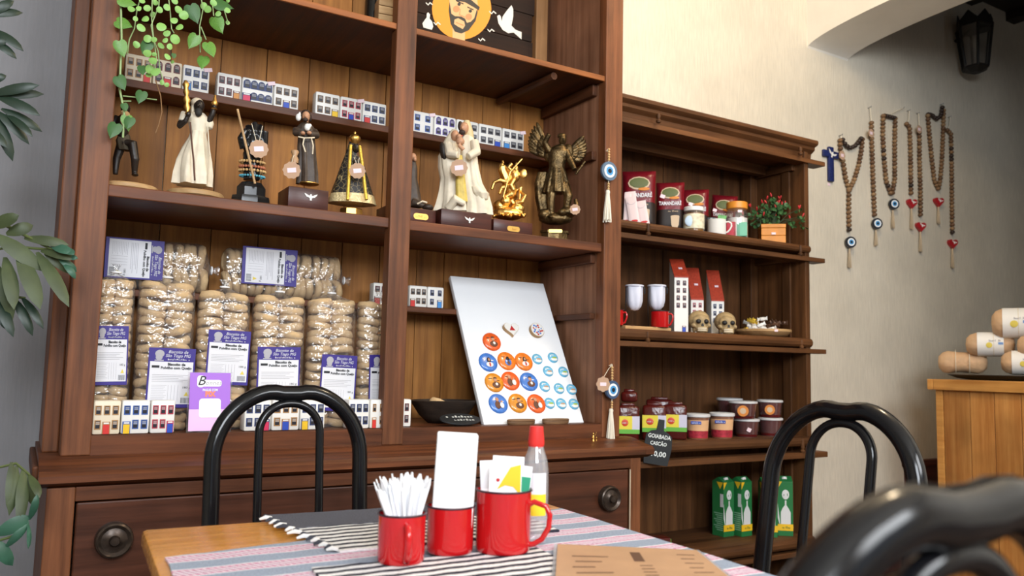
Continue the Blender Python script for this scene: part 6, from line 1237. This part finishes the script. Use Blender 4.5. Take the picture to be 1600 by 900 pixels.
# ------------------------------------------------------------------ things on the table
def stripe_mat(name, bands, period, hatch=None, bump=.5, axis=1):
    """woven rag cloth: bands = [(start 0..1, colour)], hatch = colours of slanted picks laid over marked bands"""
    M = bpy.data.materials.new(name); M.use_nodes = True; nt = M.node_tree; bs = nt.nodes['Principled BSDF']; L = nt.links.new; bs.inputs['Roughness'].default_value = .9; bs.inputs['Specular IOR Level'].default_value = .15
    tc = nt.nodes.new('ShaderNodeTexCoord'); sp = nt.nodes.new('ShaderNodeSeparateXYZ'); L(tc.outputs['Object'], sp.inputs[0])
    nz = nt.nodes.new('ShaderNodeTexNoise'); nz.inputs['Scale'].default_value = 14; L(tc.outputs['Object'], nz.inputs['Vector'])
    def math_(op, a, b_):
        n = nt.nodes.new('ShaderNodeMath'); n.operation = op
        for i, v in enumerate((a, b_)):
            if isinstance(v, (int, float)): n.inputs[i].default_value = v
            elif v is not None: L(v, n.inputs[i])
        return n.outputs[0]
    y = math_('ADD', sp.outputs[axis], math_('MULTIPLY', nz.outputs[0], .006)); fr = math_('FRACT', math_('DIVIDE', math_('ADD', y, 5.0), period), None)
    def ramp(bd):
        cr = nt.nodes.new('ShaderNodeValToRGB'); cr.color_ramp.interpolation = 'CONSTANT'; e = cr.color_ramp.elements
        while len(e) < len(bd): e.new(.5)
        for k, (p, c) in enumerate(bd): e[k].position = p; e[k].color = (*c, 1)
        L(fr, cr.inputs[0]); return cr.outputs[0]
    col = ramp(bands)
    if hatch:
        h = math_('FRACT', math_('ADD', math_('MULTIPLY', sp.outputs[0], 105.), math_('MULTIPLY', sp.outputs[1], 60.)), None); hm = math_('GREATER_THAN', h, .5)
        mx = nt.nodes.new('ShaderNodeMix'); mx.data_type = 'RGBA'; L(math_('MULTIPLY', ramp(hatch[0]), hm), mx.inputs[0]); L(col, mx.inputs[6]); mx.inputs[7].default_value = (*hatch[1], 1); col = mx.outputs[2]
    n2 = nt.nodes.new('ShaderNodeTexNoise'); n2.inputs['Scale'].default_value = 260; L(tc.outputs['Object'], n2.inputs['Vector'])
    rg = nt.nodes.new('ShaderNodeMapRange'); rg.inputs[3].default_value = .62; rg.inputs[4].default_value = 1.3; L(n2.outputs[0], rg.inputs[0])
    mm = nt.nodes.new('ShaderNodeMix'); mm.data_type = 'RGBA'; mm.blend_type = 'MULTIPLY'; mm.inputs[0].default_value = 1; L(col, mm.inputs[6]); L(rg.outputs[0], mm.inputs[7]); L(mm.outputs[2], bs.inputs['Base Color'])
    bp = nt.nodes.new('ShaderNodeBump'); bp.inputs['Strength'].default_value = bump; bp.inputs['Distance'].default_value = .003; L(n2.outputs[0], bp.inputs['Height']); L(bp.outputs[0], bs.inputs['Normal']); return M
gb, wh, pk = (.30, .35, .44), (.74, .74, .78), (.62, .16, .30)
M_run = stripe_mat('grey_pink_rag_weave', [(0, gb), (.40, wh), (.46, pk), (.50, wh), (.80, pk), (.84, wh), (.90, gb)], .085, ([(0, (0, 0, 0)), (.50, (1, 1, 1)), (.80, (0, 0, 0))], (.50, .20, .33)))
M_bw = stripe_mat('black_white_rag_weave', [(0, (.03, .03, .045)), (.45, (.78, .77, .76))], .026)
M_dk = stripe_mat('charcoal_rag_weave', [(0, (.035, .038, .05)), (.5, (.16, .16, .19))], .006)
def cloth(name, label, pts, z, m_, cat, th=.0035, nx=26, ny=12, wob=.002, sd=1):
    """quad cloth lying on the table: corners back-left, back-right, front-right, front-left"""
    rnd = random.Random(sd); A_, B_, C_, D_ = [Vector((p.x, p.y, 0)) for p in pts]; o = (A_+B_+C_+D_)/4; o.z = z; vs = []; fs = []
    for lay in (0, 1):
        for j in range(ny+1):
            for i in range(nx+1):
                u, v = i/nx, j/ny; q = (A_.lerp(B_, u)).lerp(D_.lerp(C_, u), v); e = (u in (0, 1)) or (v in (0, 1))
                q = q+Vector((rnd.uniform(-wob, wob), rnd.uniform(-wob, wob), 0))*(1 if (e and lay == 0) else 0); vs.append((q.x-o.x, q.y-o.y, th*(1+.12*sin(i*1.7+j)) if lay == 0 else 0))
                if lay == 1: vs[-1] = (vs[(j*(nx+1)+i)][0], vs[(j*(nx+1)+i)][1], 0)
    N = (nx+1)*(ny+1)
    for j in range(ny):
        for i in range(nx): k = j*(nx+1)+i; fs += [(k, k+nx+1, k+nx+2, k+1), (N+k, N+k+1, N+k+nx+2, N+k+nx+1)]
    bd = [i for i in range(nx+1)]+[j*(nx+1)+nx for j in range(1, ny+1)]+[ny*(nx+1)+i for i in range(nx-1, -1, -1)]+[j*(nx+1) for j in range(ny-1, 0, -1)]
    for a, c in zip(bd, bd[1:]+bd[:1]): fs.append((a, c, N+c, N+a))
    t = thing(name, label, cat, o); B().add(vs, fs).build('woven_cloth', m_, t, smooth=40); return t, o
Zt = ZT+.0004
def near(P, d): return Vector((P.x+sin(TA)*d*-1*0, P.y, 0))
r0 = PZ(246, 866, ZT); r1 = PZ(972, 814, ZT); r2 = PZ(1172, 876, ZT)
dn = Vector((sin(TA), -cos(TA), 0)); tr = Vector((cos(TA), sin(TA), 0))
fl_ = TC+dn*.385-tr*.385; fr_ = TC+dn*.385+tr*.392
run, ro = cloth('table_runner', 'grey and pink striped rag-weave cloth covering most of the table', [Vector((TC+dn*-.16-tr*.388)), Vector((TC+dn*-.30+tr*.385)), fr_, fl_], Zt, M_run, 'tablecloth', sd=3)
m0 = PZ(416, 813, ZT); m1 = PZ(800, 788, ZT); m2 = PZ(918, 834, ZT); m3 = PZ(532, 869, ZT)
bwc, bo_ = cloth('rag_mat', 'black and white striped rag mat lying behind the red mugs', [m0, Vector((m0.x+.46, m0.y-.035, 0)), Vector((m3.x+.40, m3.y-.012, 0)), m3], Zt+.0042, M_bw, 'mat', sd=4)
dk0 = m0; dk1 = Vector((m0.x+.46, m0.y-.035, 0)); cloth('charcoal_band', None, [m0, dk1, dk1.lerp(Vector((m3.x+.40, m3.y-.012, 0)), .42), m0.lerp(m3, .42)], Zt+.0080, M_dk, None, th=.0012, sd=5)[0]
ob = [o for o in C.objects if o.name.startswith('charcoal_band')][0]; loc_ = ob.location-bwc.location
for ch in ob.children: ch.parent = bwc; ch.location = loc_; ch.name = 'charcoal_band'
bpy.data.objects.remove(ob)
def fringe(par, org, a, c, n, sd, colr):
    rnd = random.Random(sd); d = (c-a); s_ = Vector((-d.y, d.x, 0)).normalized()
    for i in range(n):
        p = a+d*((i+.5)/n); e = p+s_*-rnd.uniform(.012, .024)+d.normalized()*rnd.uniform(-.01, .01); B().tube([p-org+Vector((0, 0, .004)), (p+e)/2-org+Vector((0, 0, .006)), e-org+Vector((0, 0, .003))], [.0035, .004, .002], 6).build('fringe_knot', colr[i % len(colr)], par, smooth=60)
M_fr = (mat('charcoal_yarn', (.04, .042, .055), .9), mat('white_yarn', (.72, .70, .68), .9))
v3 = lambda p: Vector((p.x, p.y, Zt+.0042)); fringe(bwc, bwc.location, v3(m0), v3(m3), 18, 1, M_fr)
b0 = PZ(486, 896, ZT); fm = [b0, Vector((b0.x+.36, b0.y-.03, 0)), Vector((b0.x+.34, b0.y-.22, 0)), Vector((b0.x-.02, b0.y-.19, 0))]
cloth('rag_mat', 'black and white striped rag mat at the near side of the table', fm, Zt+.0042, M_bw, 'mat', sd=6)
ZM = Zt+.0088
# red enamel mugs
def table_mug(label, px, pb, rpx, hpx, hang, hx):
    q = PZ(px, pb, ZM); F = Fig('red_mug', label, px, q.y, ZM, 'mug', 'red enamel mugs on the table', py_hint=pb); F.o = q.copy(); F.t.location = q; F.rz = -math.atan2(q.x, q.y); F.t.rotation_euler = (0, 0, F.rz)
    F.k = (q-Vector((0, 0, CZ))).dot(_f); a = -F.rz-YAW; F.mv = F.k/FPX; F.mh = F.k*cos(a)/FPX; F.px0, F.py0 = proj(F.o)
    r = rpx*F.mh; h_ = hpx*F.mv
    B().lathe([(r*.93, 0), (r*.98, .003), (r*.985, .010), (r, h_-.003), (r*1.01, h_), (r*.97, h_), (r*.95, h_-.004), (r*.94, .006), (.001, .005)], 44).build('mug_body', M_enr, F.t, smooth=50)
    B().tube([(r*1.005*cos(a), r*1.005*sin(a), h_) for a in [i/44*2*pi for i in range(44)]], .0016, 6, closed=True).build('rim', M_rimk, F.t, smooth=60)
    c, s_ = cos(hang), sin(hang); pts = [(r*.97, .78), (r*1.12, .82), (r*(1+hx*.8), .76), (r*(1+hx), .62), (r*(1+hx*.95), .42), (r*(1+hx*.6), .22), (r*1.12, .13), (r*.97, .12)]
    b = B(); P = [Vector((x*c, x*s_, z_*h_)) for x, z_ in pts]; b.tube(P, r*(.15 if hx < .5 else .10), 10).build('handle', M_enr, F.t, smooth=60); return F, r, h_
F1, r1_, h1_ = table_mug('red enamel mug filled with paper-wrapped straws, handle towards the viewer', 626, 876, 37.5, 73, radians(-78), .46)
F2, r2_, h2_ = table_mug('red enamel mug holding a block of napkins, in the middle', 702.5, 861, 37, 70, radians(95), .4)
F3, r3_, h3_ = table_mug('large red enamel mug holding sachets, handle to the right', 785.5, 859, 43.5, 93, radians(-14), .70)
# straws
M_straw = mat('white_straw_paper', (.86, .86, .88), .6); rs = random.Random(11)
for i in range(56):
    u = (i+.5)/56; bx2 = (u-.5)*2*r1_*.75; lean_ = (u-.62)*1.35+rs.uniform(-.10, .10); ly = rs.uniform(-.5, .5)*r1_; L_ = .078+rs.uniform(-.014, .012)-.02*max(0, .3-u)
    sx_ = sin(lean_)*.55; sx_ = max(-.62, sx_); bx2 = max(-r1_*.8, min(r1_*.8, (u-.5)*2*r1_*.86-sx_*h1_)); p0_ = Vector((bx2, ly*.8*sqrt(max(.05, 1-(bx2/r1_)**2)), .012)); d_ = Vector((sx_, rs.uniform(-.10, .10), 1)).normalized(); R_ = d_.to_track_quat('Z', 'Y').to_euler()
    o = B().box(-.0040, .0040, -.0013, .0013, 0, L_+.02).prism([(-.0040, L_+.02), (.0040, L_+.02), (.0012, L_+.027), (-.0012, L_+.027)], -.0008, .0008).build('paper_straw', M_straw, None, F1.t.matrix_basis @ p0_, None)
    o.rotation_euler = (Euler((0, 0, F1.rz)).to_matrix() @ R_.to_matrix() @ Euler((0, 0, rs.uniform(-.8, .8))).to_matrix()).to_euler(); tag(o, 'white paper-wrapped straw standing in the left red mug', 'straw', 'paper-wrapped straws in the left mug')
# napkins
t = thing('napkin_block', 'tall block of folded white napkins standing in the middle red mug', 'napkins', F2.o+Vector((0, 0, .01)), rot=(0, radians(2.5), F2.rz)); wN = 33*F2.mh; hN = 172*F2.mv
for i in range(9): B().box(-wN*(.93+.03*(i % 2)), wN*(.95+.02*((i+1) % 3)), -.016+.0036*i, -.0130+.0036*i, 0, hN*(.985+.008*(i % 3)), bev=.0008).build('napkin', mat('white_napkin', (.88, .88, .88), .8), t)
# sachets in the large mug
sach = [(-.020, .012, .112, -7, 'w', 'white sachet at the back left of the large red mug'), (.006, .016, .118, 4, 'w', 'white sachet standing tallest at the back of the large mug'), (.022, .008, .106, 12, 'g', 'white and green sachet at the right of the large mug'), (.002, -.012, .112, 1, 'y', 'white sachet with yellow corner at the front of the large mug'), (-.034, -.004, .070, -16, 'o', 'small orange and white sachet at the left of the large mug'), (-.026, -.012, .066, -6, 'g', 'small green sachet peeping over the rim of the large mug')]
for x_, y_, h_, ln, kd, lab in sach:
    t = thing('condiment_sachet', lab, 'sachet', F3.o+Euler((0, 0, F3.rz)).to_matrix() @ Vector((x_*.40, y_, .025)), rot=(radians(-3), radians(ln*.5), F3.rz)); w_ = .0255 if h_ > .1 else .012
    B().box(-w_, w_, -.0015, .0015, 0, h_, bev=.0006).build('sachet_paper', M_straw, t)
    if kd == 'y': B().prism([(w_*.95, h_*.55), (w_*.95, h_*.97), (w_*.3, h_*.93), (-w_*.5, h_*.62), (0, h_*.68), (w_*.5, h_*.66)], -.0022, -.0015).build('yellow_print', mat('yellow_sachet_ink', (.85, .55, .02), .5), t); B().ell((-w_*.45, -.0018, h_*.75), .003, .0006, .003, 10, 5).build('red_mark', M_pred, t)
    if kd == 'g': B().box(w_*.2, w_*.96, -.0022, -.0015, h_*.62, h_*.84).build('green_print', mat('green_sachet_ink', (.02, .30, .16), .5), t)
    if kd == 'o': B().box(-w_*.9, w_*.4, -.0022, -.0015, h_*.62, h_*.95).build('orange_print', mat('orange_sachet_ink', (.80, .22, .04), .5), t)
# sanitizer bottle
q = PZ(835, 845, ZM); F = Fig('sanitizer_bottle', 'clear plastic bottle with red cap behind the large red mug', 835, q.y, ZM, 'bottle', None, py_hint=845); F.t.location = q
m_ = (q-Vector((0, 0, CZ))).dot(_f)/FPX; r = 20.5*m_; h_ = 148*m_
M_clr = clear_plastic('clear_bottle_plastic', (.96, .97, .99), gloss=.35, rough=.05, body=.22, bump=.15, bscale=20)
B().lathe([(r*.85, 0), (r*.95, .004), (r*.90, .012), (r*.97, .03), (r, h_*.55), (r*.98, h_*.74), (r*.85, h_*.86), (r*.62, h_*.95), (r*.55, h_)], 32, cap=False).build('bottle_wall', M_clr, F.t, smooth=60)
B().lathe([(r*.54, h_-.004), (r*.62, h_), (r*.64, h_+.004), (r*.52, h_+29*m_), (.001, h_+29*m_)], 28).build('cap', mat('red_bottle_cap', (.72, .035, .03), .35), F.t, smooth=40)
N = 18; vs = []; fs = []
for zz in (.28, .50, .72):
    for i in range(N+1): a = -pi/2-1.1+2.0*i/N; vs.append((r*1.01*cos(a), r*1.01*sin(a), h_*zz))
mi = []
for j in range(2):
    for i in range(N): fs.append((j*(N+1)+i, j*(N+1)+i+1, (j+1)*(N+1)+i+1, (j+1)*(N+1)+i)); mi.append(1-j)
b = B().add(vs, fs); b.m = mi; b.build('label_wrap', [M_lwhite, mat('yellow_bottle_label', (.85, .62, .03), .4)], F.t, smooth=60)
# laminated menu
A_, B_2, C_2, D_2 = PZ(866, 851, ZM), PZ(1092, 861, ZM), PZ(1160, 916, ZM), PZ(860, 925, ZM)
t = thing('menu', 'brown kraft menu in a clear laminate sleeve at the near table edge', 'menu', A_+Vector((0, 0, .001)))
def quad(pts, z0, z1): return B().add([(p.x-A_.x, p.y-A_.y, z) for z in (z0, z1) for p in pts], [(3, 2, 1, 0), (4, 5, 6, 7), (0, 1, 5, 4), (1, 2, 6, 5), (2, 3, 7, 6), (3, 0, 4, 7)])
cc = (A_+B_2+C_2+D_2)/4; ins = [p.lerp(cc, .045) for p in (A_, B_2, C_2, D_2)]
quad([A_, B_2, C_2, D_2], 0, .0008).build('laminate', clear_plastic('laminate_film', gloss=.4, rough=.1, body=.25, bump=0), t); quad(ins, .0009, .0016).build('kraft_sheet', mat('kraft_menu_paper', (.50, .30, .17), .45, var=.1, vscale=12), t)
def on_menu(u, v): return ins[0].lerp(ins[1], u).lerp(ins[3].lerp(ins[2], u), v)
M_mink = mat('brown_menu_ink', (.12, .06, .035), .6); b = B()
for u0, u1, v0, v1 in [(.50, .57, .16, .42)]+[(.10+.02*(i % 2), .34-.05*(i % 3), .30+.13*i, .322+.13*i) for i in range(5)]+[(.52, .60, .52+.08*i, .54+.08*i) for i in range(4)]+[(.82, .94-.03*(i % 2), .18+.13*i, .20+.13*i) for i in range(5)]:
    P = [on_menu(u, v) for u, v in ((u0, v0), (u1, v0), (u1, v1), (u0, v1))]; b.add([(p.x-A_.x, p.y-A_.y, .0018) for p in P], [(3, 2, 1, 0)])
b.build('printed_lines', M_mink, t)
